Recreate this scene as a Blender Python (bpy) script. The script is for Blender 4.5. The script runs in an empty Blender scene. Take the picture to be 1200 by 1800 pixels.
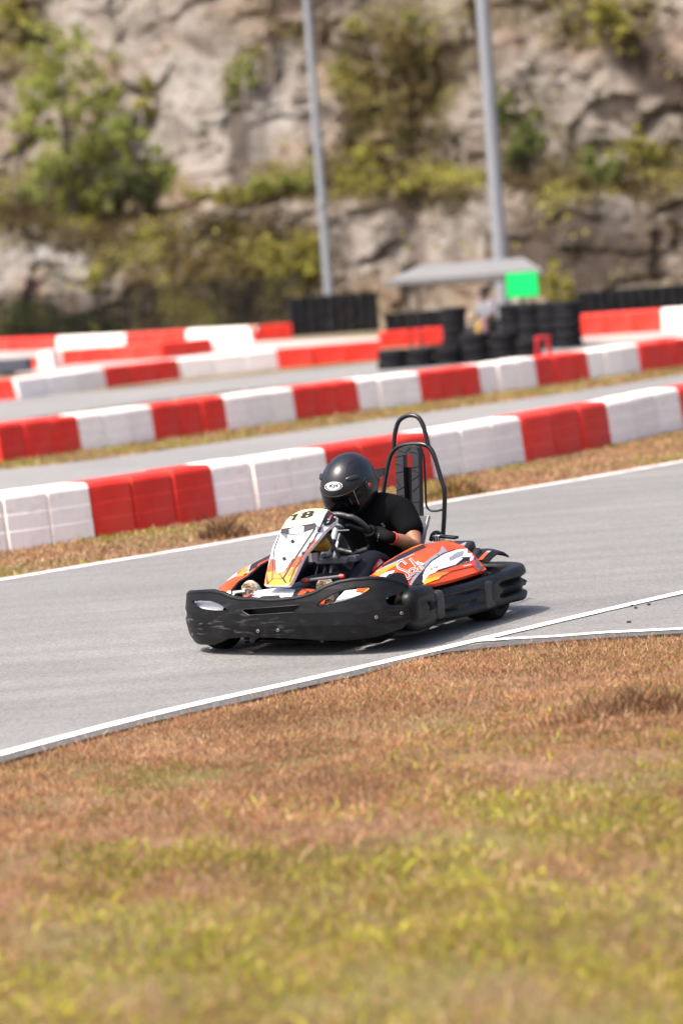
import bpy, bmesh, math, random
import numpy as np
from mathutils import Vector, Matrix, noise
from mathutils.bvhtree import BVHTree
from mathutils.geometry import tessellate_polygon

random.seed(7); RNG = np.random.default_rng(7)
S = bpy.context.scene
COL = S.collection
R = math.radians

# ------------------------------------------------------------------ camera, sky, sun, exposure
F_PX, CAM_H, PITCH, ROLL = 5000.0, 2.07, R(4.96), R(4.34)
_fwd = Vector((0, math.cos(PITCH), -math.sin(PITCH))); _r0 = Vector((1, 0, 0)); _u0 = _r0.cross(_fwd)
_right = math.cos(ROLL) * _r0 - math.sin(ROLL) * _u0
_up = math.sin(ROLL) * _r0 + math.cos(ROLL) * _u0
CAM = Vector((0, 0, CAM_H))
cam_d = bpy.data.cameras.new('camera'); cam = bpy.data.objects.new('camera', cam_d); COL.objects.link(cam)
m3 = Matrix((_right, _up, -_fwd)).transposed()
cam.matrix_world = Matrix.Translation(CAM) @ m3.to_4x4()
cam_d.sensor_fit = 'HORIZONTAL'; cam_d.sensor_width = 24.0; cam_d.lens = 24.0 * F_PX / 1200.0
cam_d.clip_start = 0.1; cam_d.clip_end = 2000
cam_d.dof.use_dof = True; cam_d.dof.focus_distance = 15.75; cam_d.dof.aperture_fstop = 1.55
S.camera = cam

SUN_DIR = Vector((-0.44, -0.30, 0.85)).normalized()
w = bpy.data.worlds.new('World'); S.world = w; w.use_nodes = True
nt = w.node_tree; bg = nt.nodes['Background']; sky = nt.nodes.new('ShaderNodeTexSky')
sky.sky_type = 'NISHITA'; sky.sun_disc = False
sky.sun_elevation = math.asin(SUN_DIR.z); sky.sun_rotation = math.atan2(SUN_DIR.x, SUN_DIR.y)
sky.dust_density = 5.0; sky.air_density = 0.7; sky.ozone_density = 0.4
nt.links.new(sky.outputs[0], bg.inputs[0]); bg.inputs[1].default_value = 0.15
sd = bpy.data.lights.new('sun', 'SUN'); so = bpy.data.objects.new('sun', sd); COL.objects.link(so)
sd.energy = 2.8; sd.angle = R(1.2); sd.color = (1.0, 0.95, 0.87)
so.rotation_euler = SUN_DIR.to_track_quat('Z', 'Y').to_euler(); so.location = (0, 0, 60)
S.view_settings.view_transform = 'Standard'; S.view_settings.look = 'None'
S.view_settings.exposure = 1.2; S.view_settings.gamma = 1.0
S.render.engine = 'CYCLES'
S.cycles.use_denoising = True
S.cycles.max_bounces = 6; S.cycles.transparent_max_bounces = 8


# ------------------------------------------------------------------ geometry helpers
def ray(px, py):
    return (_fwd + _right * ((px - 600) / F_PX) - _up * ((py - 900) / F_PX))
def at(px, py, z=0.0):
    d = ray(px, py); return CAM + d * ((z - CAM.z) / d.z)
def at_depth(px, py, Y):
    d = ray(px, py); return CAM + d * (Y / d.y)
def proj(P):
    d = Vector(P) - CAM; z = d.dot(_fwd)
    return 600 + F_PX * d.dot(_right) / z, 900 - F_PX * d.dot(_up) / z

def tag(o, label=None, cat=None, group=None, kind=None):
    if label: o['label'] = label
    if cat: o['category'] = cat
    if group: o['group'] = group
    if kind: o['kind'] = kind
    return o
def empty(name, loc=(0, 0, 0), rz=0, **k):
    o = bpy.data.objects.new(name, None); COL.objects.link(o)
    o.location = loc; o.rotation_euler = (0, 0, rz); o.empty_display_size = 0.1
    return tag(o, **k)

class MB:
    def __init__(s): s.v = []; s.f = []; s.m = []; s.mats = []
    def mi(s, m):
        if m not in s.mats: s.mats.append(m)
        return s.mats.index(m)
    def add(s, vs, fs, m):
        k = s.mi(m); n = len(s.v)
        s.v += [Vector(p) for p in vs]
        for f in fs: s.f.append([i + n for i in f]); s.m.append(k)
    def merge(s, o, fn=None, flip=False):
        n = len(s.v)
        s.v += [fn(p) if fn else p.copy() for p in o.v]
        for f, k in zip(o.f, o.m):
            f = [i + n for i in f]
            s.f.append(f[::-1] if flip else f); s.m.append(s.mi(o.mats[k]))
    def box(s, c, sz, m, M=None):
        c = Vector(c); h = Vector(sz) / 2
        vs = [Vector((x, y, z)) for x in (-h.x, h.x) for y in (-h.y, h.y) for z in (-h.z, h.z)]
        if M: vs = [M @ p for p in vs]
        s.add([c + p for p in vs], [(0, 1, 3, 2), (4, 6, 7, 5), (0, 4, 5, 1), (2, 3, 7, 6), (0, 2, 6, 4), (1, 5, 7, 3)], m)
    def tube(s, path, r, m, seg=10, cap=True, closed=False):
        P = [Vector(p) for p in path]; n = len(P)
        rr = r if isinstance(r, (list, tuple)) else [r] * n
        up = None; rings = []
        for i, p in enumerate(P):
            a = P[(i - 1) % n] if (closed or i > 0) else p
            b = P[(i + 1) % n] if (closed or i < n - 1) else p
            t = (b - a).normalized()
            if up is None:
                up = Vector((0, 0, 1)) if abs(t.z) < .9 else Vector((1, 0, 0))
            side = t.cross(up)
            if side.length < 1e-6: side = t.orthogonal()
            side.normalize(); up = side.cross(t).normalized()
            rings.append([p + (side * math.cos(2 * math.pi * k / seg) + up * math.sin(2 * math.pi * k / seg)) * rr[i] for k in range(seg)])
        vs = [q for rg in rings for q in rg]; fs = []
        for i in range(n if closed else n - 1):
            j = (i + 1) % n
            for k in range(seg):
                k2 = (k + 1) % seg
                fs.append((i * seg + k, i * seg + k2, j * seg + k2, j * seg + k))
        if cap and not closed:
            fs.append(tuple(range(seg))[::-1]); fs.append(tuple((n - 1) * seg + k for k in range(seg)))
        s.add(vs, fs, m)
    def grid(s, rows, m, closed_u=False, flip=False):
        nv = len(rows[0]); vs = [p for r_ in rows for p in r_]; fs = []
        for i in range(len(rows) - 1):
            for j in range(nv if closed_u else nv - 1):
                k = (j + 1) % nv
                f = (i * nv + j, i * nv + k, (i + 1) * nv + k, (i + 1) * nv + j)
                fs.append(f[::-1] if flip else f)
        s.add(vs, fs, m)
    def lathe(s, prof, m, axis='Y', c=(0, 0, 0), seg=28):
        rows = []
        for (r_, h) in prof:
            row = []
            for k in range(seg):
                a = 2 * math.pi * k / seg; x, y = r_ * math.cos(a), r_ * math.sin(a)
                p = Vector((x, y, h)) if axis == 'Z' else Vector((x, h, y)) if axis == 'Y' else Vector((h, x, y))
                row.append(Vector(c) + p)
            rows.append(row)
        s.grid(rows, m, closed_u=True)
    def sell(s, c, r, m, e1=.6, e2=.6, nu=24, nv=14, M=None):
        def sp(x, e): return math.copysign(abs(x) ** e, x)
        rows = []
        for i in range(nv + 1):
            v = -math.pi / 2 + math.pi * i / nv; row = []
            for j in range(nu):
                u = 2 * math.pi * j / nu
                p = Vector((r[0] * sp(math.cos(v), e1) * sp(math.cos(u), e2), r[1] * sp(math.cos(v), e1) * sp(math.sin(u), e2), r[2] * sp(math.sin(v), e1)))
                row.append(Vector(c) + (M @ p if M else p))
            rows.append(row)
        s.grid(rows, m, closed_u=True)
    def bvh(s):
        return BVHTree.FromPolygons([tuple(p) for p in s.v], s.f)
    def build(s, name, parent=None, smooth=True, angle=35, bevel=0, fixn=True, mats=None):
        me = bpy.data.meshes.new(name)
        me.from_pydata([tuple(p) for p in s.v], [], s.f)
        for m in s.mats: me.materials.append(m)
        me.polygons.foreach_set('material_index', s.m)
        me.update()
        if fixn:
            b = bmesh.new(); b.from_mesh(me); bmesh.ops.recalc_face_normals(b, faces=b.faces); b.to_mesh(me); b.free()
        if smooth:
            me.polygons.foreach_set('use_smooth', [True] * len(me.polygons))
            me.set_sharp_from_angle(angle=R(angle))
        o = bpy.data.objects.new(name, me); COL.objects.link(o)
        if parent: o.parent = parent
        if bevel:
            md = o.modifiers.new('bevel', 'BEVEL'); md.width = bevel; md.segments = 2; md.limit_method = 'ANGLE'; md.angle_limit = R(40)
        return o

def smoothpath(pts, n=8, closed=False):
    P = [Vector(p) for p in pts]; out = []; N = len(P)
    for i in range(N if closed else N - 1):
        if closed: p0, p1, p2, p3 = P[(i - 1) % N], P[i], P[(i + 1) % N], P[(i + 2) % N]
        else: p0, p1, p2, p3 = P[max(i - 1, 0)], P[i], P[i + 1], P[min(i + 2, N - 1)]
        for k in range(n):
            t = k / n
            out.append(.5 * ((2 * p1) + (p2 - p0) * t + (2 * p0 - 5 * p1 + 4 * p2 - p3) * t * t + (3 * p1 - p0 - 3 * p2 + p3) * t ** 3))
    if not closed: out.append(P[-1])
    return out

# ------------------------------------------------------------------ materials
def pm(name, base, rough=.5, metal=0.0, var=.15, scale=20, bump=0.0, bscale=60, spec=.5, coat=0.0, detail=4, alt=None, altscale=3, alttr=(.45, .6)):
    m = bpy.data.materials.new(name); m.use_nodes = True; n = m.node_tree.nodes; l = m.node_tree.links
    b = n['Principled BSDF']; b.inputs['Roughness'].default_value = rough; b.inputs['Metallic'].default_value = metal
    b.inputs['Specular IOR Level'].default_value = spec; b.inputs['Coat Weight'].default_value = coat
    tc = n.new('ShaderNodeTexCoord'); nz = n.new('ShaderNodeTexNoise'); nz.inputs['Scale'].default_value = scale; nz.inputs['Detail'].default_value = detail
    l.new(tc.outputs['Object'], nz.inputs['Vector'])
    cr = n.new('ShaderNodeValToRGB'); cr.color_ramp.elements[0].position = .3; cr.color_ramp.elements[1].position = .7
    cr.color_ramp.elements[0].color = (*[c * (1 - var) for c in base], 1); cr.color_ramp.elements[1].color = (*[min(1, c * (1 + var)) for c in base], 1)
    l.new(nz.outputs['Fac'], cr.inputs[0]); outc = cr.outputs[0]
    if alt:
        n2 = n.new('ShaderNodeTexNoise'); n2.inputs['Scale'].default_value = altscale; n2.inputs['Detail'].default_value = 5
        l.new(tc.outputs['Object'], n2.inputs['Vector'])
        mr = n.new('ShaderNodeMapRange'); mr.inputs[1].default_value = alttr[0]; mr.inputs[2].default_value = alttr[1]
        l.new(n2.outputs['Fac'], mr.inputs[0])
        mx = n.new('ShaderNodeMix'); mx.data_type = 'RGBA'; mx.inputs[7].default_value = (*alt, 1)
        l.new(mr.outputs[0], mx.inputs[0]); l.new(outc, mx.inputs[6]); outc = mx.outputs[2]
    l.new(outc, b.inputs['Base Color'])
    if bump:
        n3 = n.new('ShaderNodeTexNoise'); n3.inputs['Scale'].default_value = bscale; n3.inputs['Detail'].default_value = 6
        l.new(tc.outputs['Object'], n3.inputs['Vector'])
        bp = n.new('ShaderNodeBump'); bp.inputs['Strength'].default_value = min(1, bump); bp.inputs['Distance'].default_value = .02
        l.new(n3.outputs['Fac'], bp.inputs['Height']); l.new(bp.outputs[0], b.inputs['Normal'])
    return m
def attr_mat(name, rough=.9, trans=.0, var=.25, scale=3):
    m = bpy.data.materials.new(name); m.use_nodes = True; n = m.node_tree.nodes; l = m.node_tree.links
    b = n['Principled BSDF']; b.inputs['Roughness'].default_value = rough; b.inputs['Specular IOR Level'].default_value = .25
    a = n.new('ShaderNodeAttribute'); a.attribute_name = 'tint'
    tc = n.new('ShaderNodeTexCoord'); nz = n.new('ShaderNodeTexNoise'); nz.inputs['Scale'].default_value = scale
    l.new(tc.outputs['Object'], nz.inputs['Vector'])
    mr = n.new('ShaderNodeMapRange'); mr.inputs[3].default_value = 1 - var; mr.inputs[4].default_value = 1 + var; mr.inputs[1].default_value = .25; mr.inputs[2].default_value = .75
    l.new(nz.outputs['Fac'], mr.inputs[0])
    mx = n.new('ShaderNodeVectorMath'); mx.operation = 'SCALE'; l.new(a.outputs['Color'], mx.inputs[0]); l.new(mr.outputs[0], mx.inputs['Scale'])
    l.new(mx.outputs[0], b.inputs['Base Color'])
    if trans:
        tr = n.new('ShaderNodeBsdfTranslucent'); l.new(mx.outputs[0], tr.inputs[0])
        ms = n.new('ShaderNodeMixShader'); ms.inputs[0].default_value = trans
        l.new(b.outputs[0], ms.inputs[1]); l.new(tr.outputs[0], ms.inputs[2]); l.new(ms.outputs[0], n['Material Output'].inputs[0])
    return m

BLACK_P = pm("black_plastic", (.0045, .0046, .0055), .40, var=.3, scale=9, bump=.12, bscale=40, alt=(.012, .0117, .012), altscale=6, alttr=(.55, .75), spec=.2)
BLACK_D = pm('black_deep', (.004, .004, .005), .7, var=.2, spec=.15)
BLACK_M = pm('black_metal', (.006, .006, .008), .34, .0, var=.2, scale=30)
RUBBER = pm('tyre_rubber', (.008, .008, .009), .8, var=.3, scale=15, bump=.2, spec=.2)
STEEL = pm('bare_steel', (.45, .45, .44), .38, .85, var=.2)
SILVER = pm('grey_metal', (.36, .36, .37), .35, .5, var=.15)
GREY_G = pm('seat_grey', (.12, .12, .127), .4, .25, var=.15)
ORANGE = pm('orange_gloss', (.64, .055, .012), .4, var=.08, scale=12, alt=(.62, .08, .02), altscale=4, spec=.22)
RED_ED = pm('red_gloss', (.62, .035, .03), .35, var=.08)
YELLOW = pm('yellow_gloss', (.66, .36, .02), .35, var=.1, spec=.25)
AMBER = pm('amber_gloss', (.66, .20, .025), .35, var=.1, spec=.25)
PALEY = pm('pale_yellow', (.74, .68, .28), .38, var=.05, spec=.25)
WHITE = pm('white_gloss', (.76, .75, .76), .3, var=.05, alt=(.66, .65, .66), altscale=5, spec=.25)
LGREY = pm('light_grey_gloss', (.24, .24, .265), .32, var=.08, spec=.25)
MGREY = pm('mid_grey_gloss', (.09, .09, .105), .35, var=.1, spec=.25)
DGREY = pm('charcoal_gloss', (.018, .017, .020), .5, var=.2, spec=.2)
BROWNBLK = pm('scraped_plastic', (.026, .022, .021), .6, var=.35, scale=14, bump=.2)
YTANK = pm("yellow_tank", (.42, .25, .035), .4, var=.15)

KO = at(620, 1114); KTH = R(240); KROLL = 0.0
kart = empty('go_kart', KO, KTH, label='orange white and black rental go-kart numbered 18 on the asphalt track', cat='go-kart')
kart.rotation_euler.x = KROLL
_KM = Matrix.Translation(KO) @ Matrix.Rotation(KTH, 4, 'Z') @ Matrix.Rotation(KROLL, 4, 'X'); _KI = _KM.inverted()
KC = _KI @ CAM
def kray(px, py): return (_KI.to_3x3() @ ray(px, py)).normalized()
def K(px, py, x=None, y=None, z=None):
    d = kray(px, py)
    i, v = (0, x) if x is not None else (1, y) if y is not None else (2, z)
    return KC + d * ((v - KC[i]) / d[i])
def Kpl(px, py, p0, n):
    d = kray(px, py); return KC + d * ((Vector(p0) - KC).dot(n) / d.dot(n))
def hit(bvh, px, py, off=0.0):
    d = kray(px, py); r_ = bvh.ray_cast(KC, d)
    if r_[0] is None:
        p = KC + d * 15.9
        q = bvh.find_nearest(p)
        d2 = (q[0] - KC).length; q = bvh.find_nearest(KC + d * d2); loc, n = q[0], q[1]
    else: loc, n = r_[0], r_[1]
    if n.dot(d) > 0: n = -n
    return loc + n * off
def tess(rings):
    R3 = [[Vector((p[0], p[1], 0)) for p in r_] for r_ in rings]
    flat = [tuple(p) for r_ in R3 for p in r_]
    return flat, [tuple(t) for t in tessellate_polygon(R3)]
def gridcut(vs, fs, step):
    b = bmesh.new(); bv = [b.verts.new(v) for v in vs]
    for f in fs:
        try: b.faces.new([bv[i] for i in f])
        except ValueError: pass
    for ax in (0, 1):
        lo = min(v[ax] for v in vs); hi = max(v[ax] for v in vs); x = lo + step
        while x < hi:
            co = [0, 0, 0]; co[ax] = x; no = [0, 0, 0]; no[ax] = 1
            bmesh.ops.bisect_plane(b, geom=b.verts[:] + b.edges[:] + b.faces[:], plane_co=co, plane_no=no); x += step
    b.verts.index_update()
    vv = [v.co.copy() for v in b.verts]; ff = [[v.index for v in f.verts] for f in b.faces]; b.free()
    return vv, ff
def decal(mb, bvh, rings, m, off=.002, step=7):
    if not isinstance(rings[0][0], (tuple, list, Vector)): rings = [rings]
    vs, fs = tess(rings); vv, ff = gridcut(vs, fs, step)
    mb.add([hit(bvh, v[0], v[1], off) for v in vv], ff, m)
def stroke(pts, w_):
    P = [Vector((p[0], p[1])) for p in pts]; L, Rr = [], []
    for i, p in enumerate(P):
        t = (P[min(i + 1, len(P) - 1)] - P[max(i - 1, 0)]).normalized(); n = Vector((-t.y, t.x)) * w_ / 2
        L.append(p + n); Rr.append(p - n)
    return [(q.x, q.y) for q in L + Rr[::-1]]
def strokes(mb, bvh, pts, w_, m, off):
    P = smoothpath([(p[0], p[1], 0) for p in pts], 5)
    for i in range(len(P) - 1):
        a, b2 = P[i], P[i + 1]; t = (b2 - a).normalized(); n = Vector((-t.y, t.x, 0)) * w_ / 2; e = t * w_ * .25
        q = [a - e + n, b2 + e + n, b2 + e - n, a - e - n]
        mb.add([hit(bvh, v.x, v.y, off + i * 2e-5) for v in q], [(0, 1, 2, 3)], m)
def text_tris(s, offset=0.0):
    cu = bpy.data.curves.new('lettering', 'FONT'); cu.body = s; cu.size = 1; cu.offset = offset; cu.resolution_u = 3
    o = bpy.data.objects.new('lettering', cu); COL.objects.link(o)
    dg = bpy.context.evaluated_depsgraph_get(); dg.update()
    me = bpy.data.meshes.new_from_object(o.evaluated_get(dg))
    vs = [v.co.copy() for v in me.vertices]; fs = [tuple(p.vertices) for p in me.polygons]
    bpy.data.objects.remove(o); bpy.data.curves.remove(cu); bpy.data.meshes.remove(me)
    x0 = min(v.x for v in vs); x1 = max(v.x for v in vs); y0 = min(v.y for v in vs); y1 = max(v.y for v in vs)
    return [((v.x - x0) / (x1 - x0), (v.y - y0) / (y1 - y0)) for v in vs], fs
def text_decal(mb, bvh, s, o, ux, uy, m, off=.003, bold=0.02):
    vs, fs = text_tris(s, bold)
    mb.add([hit(bvh, o[0] + ux[0] * u + uy[0] * v, o[1] + ux[1] * u + uy[1] * v, off) for u, v in vs], fs, m)
mirY = lambda p: Vector((p.x, -p.y, p.z))

# ================================================================== GROUND, TRACKS
NEAR_EDGE = [(0, 1327.5), (100, 1300.5), (200, 1274.5), (300, 1250), (400, 1227), (500, 1205), (600, 1182.5), (725, 1153.5), (840, 1126.5), (950, 1100.5), (1050, 1077), (1200, 1042.5)]
BRANCH = [(838, 1129), (900, 1124.5), (980, 1120), (1060, 1114), (1130, 1110.5), (1200, 1107)]
GRASS_EDGE = [(0, 1340), (100, 1312.5), (200, 1286), (300, 1261), (400, 1237.5), (500, 1215), (600, 1193), (680, 1173), (740, 1155), (800, 1143), (850, 1137), (930, 1131), (1000, 1126), (1100, 1119), (1200, 1113)]
FAR_EDGE = [(0, 1020), (160, 993), (320, 967), (480, 939), (640, 908), (800, 879), (1000, 846), (1200, 811)]
def wline(px, z=0.0, ext=6.0):
    P = [at(x, y, 0) for x, y in px]
    for p in P: p.z = z
    a = (P[0] - P[1]).normalized(); b_ = (P[-1] - P[-2]).normalized()
    n = int(ext / .8)
    return [P[0] + a * ext * k_ / n for k_ in range(n, 0, -1)] + P + [P[-1] + b_ * ext * k_ / n for k_ in range(1, n + 1)] if n else P
near = wline(NEAR_EDGE, ext=9); grass_e = wline(GRASS_EDGE, ext=9); far = wline(FAR_EDGE, ext=14); branch = wline(BRANCH, ext=9)[int(9 / .8):]

def road_mat(name, base, alt):
    m = pm(name, base, .8, var=.10, scale=1.2, alt=alt, altscale=.35, alttr=(.4, .65))
    n = m.node_tree.nodes; l = m.node_tree.links; b = n['Principled BSDF']
    tc = n.new('ShaderNodeTexCoord')
    vo = n.new('ShaderNodeTexVoronoi'); vo.inputs['Scale'].default_value = 75; l.new(tc.outputs['Object'], vo.inputs['Vector'])
    hs = n.new('ShaderNodeMapRange'); hs.inputs[3].default_value = .68; hs.inputs[4].default_value = 1.32; l.new(vo.outputs['Color'], hs.inputs[0])
    # faint racing-line streaks along the direction of travel
    mp = n.new('ShaderNodeMapping'); mp.inputs['Rotation'].default_value = (0, 0, R(-48)); mp.inputs['Scale'].default_value = (.12, 2.2, 1)
    l.new(tc.outputs['Object'], mp.inputs[0]); st = n.new('ShaderNodeTexNoise'); st.inputs['Scale'].default_value = 1.6; st.inputs['Detail'].default_value = 3; l.new(mp.outputs[0], st.inputs['Vector'])
    s2 = n.new('ShaderNodeMapRange'); s2.inputs[1].default_value = .35; s2.inputs[2].default_value = .65; s2.inputs[3].default_value = .88; s2.inputs[4].default_value = 1.06; l.new(st.outputs['Fac'], s2.inputs[0])
    mu = n.new('ShaderNodeMath'); mu.operation = 'MULTIPLY'; l.new(hs.outputs[0], mu.inputs[0]); l.new(s2.outputs[0], mu.inputs[1])
    sc = n.new('ShaderNodeVectorMath'); sc.operation = 'SCALE'
    src = b.inputs['Base Color'].links[0].from_socket
    l.new(src, sc.inputs[0]); l.new(mu.outputs[0], sc.inputs['Scale']); l.new(sc.outputs[0], b.inputs['Base Color'])
    bp = n.new('ShaderNodeBump'); bp.inputs['Strength'].default_value = .35; bp.inputs['Distance'].default_value = .004
    l.new(vo.outputs['Distance'], bp.inputs['Height']); l.new(bp.outputs[0], b.inputs['Normal'])
    return m
ASPHALT = road_mat('asphalt', (.158, .153, .146), (.140, .136, .131))
ASPHALT2 = road_mat('asphalt_pale', (.17, .166, .162), (.20, .188, .176))
PAINT = pm('white_road_paint', (.74, .73, .71), .6, var=.08, scale=25, alt=(.38, .37, .355), altscale=9, alttr=(.55, .72))
PAINT_O = pm('worn_road_paint', (.62, .56, .53), .7, var=.15, scale=18, alt=(.36, .30, .26), altscale=4, alttr=(.5, .7))
SOIL = pm('dry_soil', (.15, .085, .045), .95, var=.35, scale=4, bump=.6, bscale=30, alt=(.12, .10, .03), altscale=.8)
SOIL_F = pm('dusty_ground', (.22, .165, .11), .95, var=.25, scale=.8, alt=(.13, .115, .045), altscale=.25)

g = MB(); g.add([(-400, -60, -.09), (400, -60, -.09), (400, 500, -.09), (-400, 500, -.09)], [(0, 1, 2, 3)], SOIL_F)
tag(g.build('ground', smooth=False), kind='structure')

def strip_between(A, B, m, name, z=0.0):
    def resample(P, n):
        d = [0]
        for a, b_ in zip(P, P[1:]): d.append(d[-1] + (b_ - a).length)
        out = []
        for i in range(n):
            t = d[-1] * i / (n - 1); k = 0
            while k < len(d) - 2 and d[k + 1] < t: k += 1
            f = (t - d[k]) / max(1e-9, d[k + 1] - d[k]); out.append(P[k].lerp(P[k + 1], f))
        return out
    A = resample(A, 60); B = resample(B, 60); mb = MB()
    rows = [[Vector((p.x, p.y, z)) for p in A], [Vector((p.x, p.y, z)) for p in B]]
    mb.grid(rows, m)
    # edge thickness so the sheet sits on the soil
    for Rw in rows: mb.grid([Rw, [p - Vector((0, 0, .05)) for p in Rw]], m)
    return tag(mb.build(name, smooth=False), kind='structure')
# asphalt runs a little past the white line with a ragged edge
rag = []
for i, (p, q) in enumerate(zip(grass_e, grass_e[1:])):
    for k in range(8):
        t = k / 8; r_ = p.lerp(q, t); s_ = noise.noise(r_ * 2.3) * .05 + noise.noise(r_ * 9) * .03
        rag.append(r_ + Vector((.5, -.85, 0)) * (abs(s_) * .9 + .012))
rag.append(grass_e[-1])
strip_between(rag, [p + Vector((-.07, .1, 0)) for p in far], ASPHALT, 'race_track', 0.0)
def ribbon(P, wd, m, name, z=.004, worn=.0, taper=False):
    Q = smoothpath(P, 14); mb = MB(); a, b_ = [], []
    for i, p in enumerate(Q):
        t = (Q[min(i + 1, len(Q) - 1)] - Q[max(i - 1, 0)]).normalized(); n = Vector((-t.y, t.x, 0))
        w1 = wd / 2 * (1 + noise.noise(p * 5) * worn); w2 = wd / 2 * (1 + noise.noise(p * 5 + Vector((9, 4, 2))) * worn)
        a.append(Vector((p.x, p.y, z)) + n * w1); b_.append(Vector((p.x, p.y, z)) - n * w2)
    mb.grid([a, b_], m); return tag(mb.build(name, smooth=False), kind='structure')
EDGE_A = pm('broken_asphalt_edge', (.075, .073, .071), .9, var=.4, scale=30, bump=.6, bscale=60)
edge_strip = strip_between(rag, [p + Vector((.012, -.02, 0)) for p in near if p.x < at(800, 1136).x] + [p + Vector((.012, -.02, 0)) for p in branch], EDGE_A, 'track_shoulder', .003)
ribbon(near, .088, PAINT, 'track_edge_line', .0065, .10)
ribbon(branch, .075, PAINT, 'branch_edge_line', .0075, .2)
ribbon(far, .11, PAINT_O, 'far_edge_line', .004, .3)
# second and third lap lanes behind the barriers
def fitpoly(pts):
    i = np.array([p[0] for p in pts]); W = np.array([list(at(p[1], p[2]))[:2] for p in pts])
    return np.polyfit(i, W[:, 0], 2), np.polyfit(i, W[:, 1], 2)
row1 = fitpoly([(0, 165, 940), (1, 385, 905), (4, 925, 808), (5, 1075, 778)])
row2 = fitpoly([(0, 135, 790), (1, 285, 770), (2, 403, 753), (3, 520, 738), (4, 638, 720), (5, 745, 706), (6, 838, 692), (7, 945, 676), (8, 1035, 664), (9, 1135, 652)])
rp = lambda r_, i: Vector((np.polyval(r_[0], i), np.polyval(r_[1], i), 0))
lane2a = wline([(0, 862), (200, 832), (400, 800), (600, 770), (800, 738), (1000, 705), (1200, 672)], ext=10)
lane2b = wline([(0, 826), (140, 812), (300, 790), (480, 764), (640, 741), (800, 718), (1000, 690), (1200, 658)], ext=10)
lane2a = [p + Vector((.35, -.5, 0)) for p in lane2a]
strip_between(lane2a, lane2b, ASPHALT2, 'second_track', 0.0)
l3a = wline([(0, 742), (200, 715), (400, 688), (600, 668), (700, 655), (1200, 600)], ext=10)
l3b = wline([(0, 700), (190, 686), (320, 674), (490, 656), (670, 636), (1200, 590)], ext=10)
strip_between(l3a, l3b, ASPHALT2, 'third_track', 0.0)
l4a = wline([(0, 655), (200, 650), (400, 628), (700, 602), (1200, 596)], ext=10)
l4b = wline([(0, 618), (220, 612), (447, 600), (700, 590), (1200, 578)], ext=10)
strip_between(l4a, l4b, pm('pinkish_asphalt', (.36, .30, .275), .85, var=.1, scale=1), 'fourth_track', 0.0)

# ------------------------------------------------------------------ grass
GRASS_M = attr_mat('grass_blades', .85, .28, .25, 1.5)
def blades(name, xy, hfn, colfn, zfn, width=.006, lean=.5, kind='stuff', label=None, cat=None, parent=None, seg2=False):
    n = len(xy); h = hfn(n); az = RNG.uniform(0, 2 * np.pi, n); la = RNG.uniform(0, 1, n) ** .8 * lean * h; ld = RNG.uniform(0, 2 * np.pi, n)
    z0 = zfn(xy); wv = np.stack([np.cos(az), np.sin(az)], 1) * (width * RNG.uniform(.6, 1.5, n))[:, None]
    V = np.zeros((n, 4, 3)); top = xy + np.stack([np.cos(ld), np.sin(ld)], 1) * la[:, None]
    mid = xy + (top - xy) * .35
    V[:, 0, :2] = xy - wv; V[:, 1, :2] = mid + wv * .9; V[:, 2, :2] = top; V[:, 3, :2] = mid - wv * .9
    V[:, 0, 2] = z0 - .004; V[:, 1, 2] = z0 + h * .55; V[:, 2, 2] = z0 + h; V[:, 3, 2] = z0 + h * .5
    me = bpy.data.meshes.new(name); me.vertices.add(n * 4); me.vertices.foreach_set('co', V.ravel())
    me.loops.add(n * 4); me.loops.foreach_set('vertex_index', np.arange(n * 4, dtype=np.int32))
    me.polygons.add(n); me.polygons.foreach_set('loop_start', np.arange(0, n * 4, 4, dtype=np.int32))
    c = colfn(xy); C = np.ones((n, 4, 4)); C[:, :, :3] = c[:, None, :]
    at_ = me.attributes.new('tint', 'FLOAT_COLOR', 'POINT'); at_.data.foreach_set('color', C.ravel())
    me.materials.append(GRASS_M); me.update(); me.validate()
    o = bpy.data.objects.new(name, me); COL.objects.link(o)
    if parent: o.parent = parent
    return tag(o, label, cat, None, kind)
def pn(xy, s, o=0):  # cheap smooth noise from a few sines
    x, y = xy[:, 0] * s + o, xy[:, 1] * s - o * .7
    return (np.sin(x * 1.7 + 1.3 * np.sin(y * 1.1)) + np.sin(y * 2.3 + 1.7 * np.sin(x * .9 + 1)) + np.sin((x + y) * 1.3 + np.sin(x * 2.1))) / 3
PAL = dict(dry=np.array([.335, .168, .078]), straw=np.array([.47, .315, .175]), pink=np.array([.405, .21, .12]), brown=np.array([.15, .08, .042]), green=np.array([.205, .215, .024]), lime=np.array([.36, .33, .036]), red=np.array([.29, .065, .037]))
def mixcol(n, names, probs):
    P = np.stack([PAL[k] for k in names]); idx = np.array([RNG.choice(len(names), p=probs)]) if n == 1 else (RNG.random(n)[:, None] > np.cumsum(probs)[None, :]).sum(1).clip(0, len(names) - 1)
    return P[idx] * RNG.uniform(.7, 1.3, n)[:, None]
gx = np.array([p.x for p in grass_e]); gy = np.array([p.y for p in grass_e])
def ground_z(xy):
    d = np.interp(xy[:, 0], gx, gy) - xy[:, 1]
    return -.016 + (.035 * pn(xy, 1.7) + .022 * pn(xy, 5.3, 3)) * np.clip(d / 1.2, 0, 1) + .05 * np.clip(d / 2.5, 0, 1)
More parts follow.
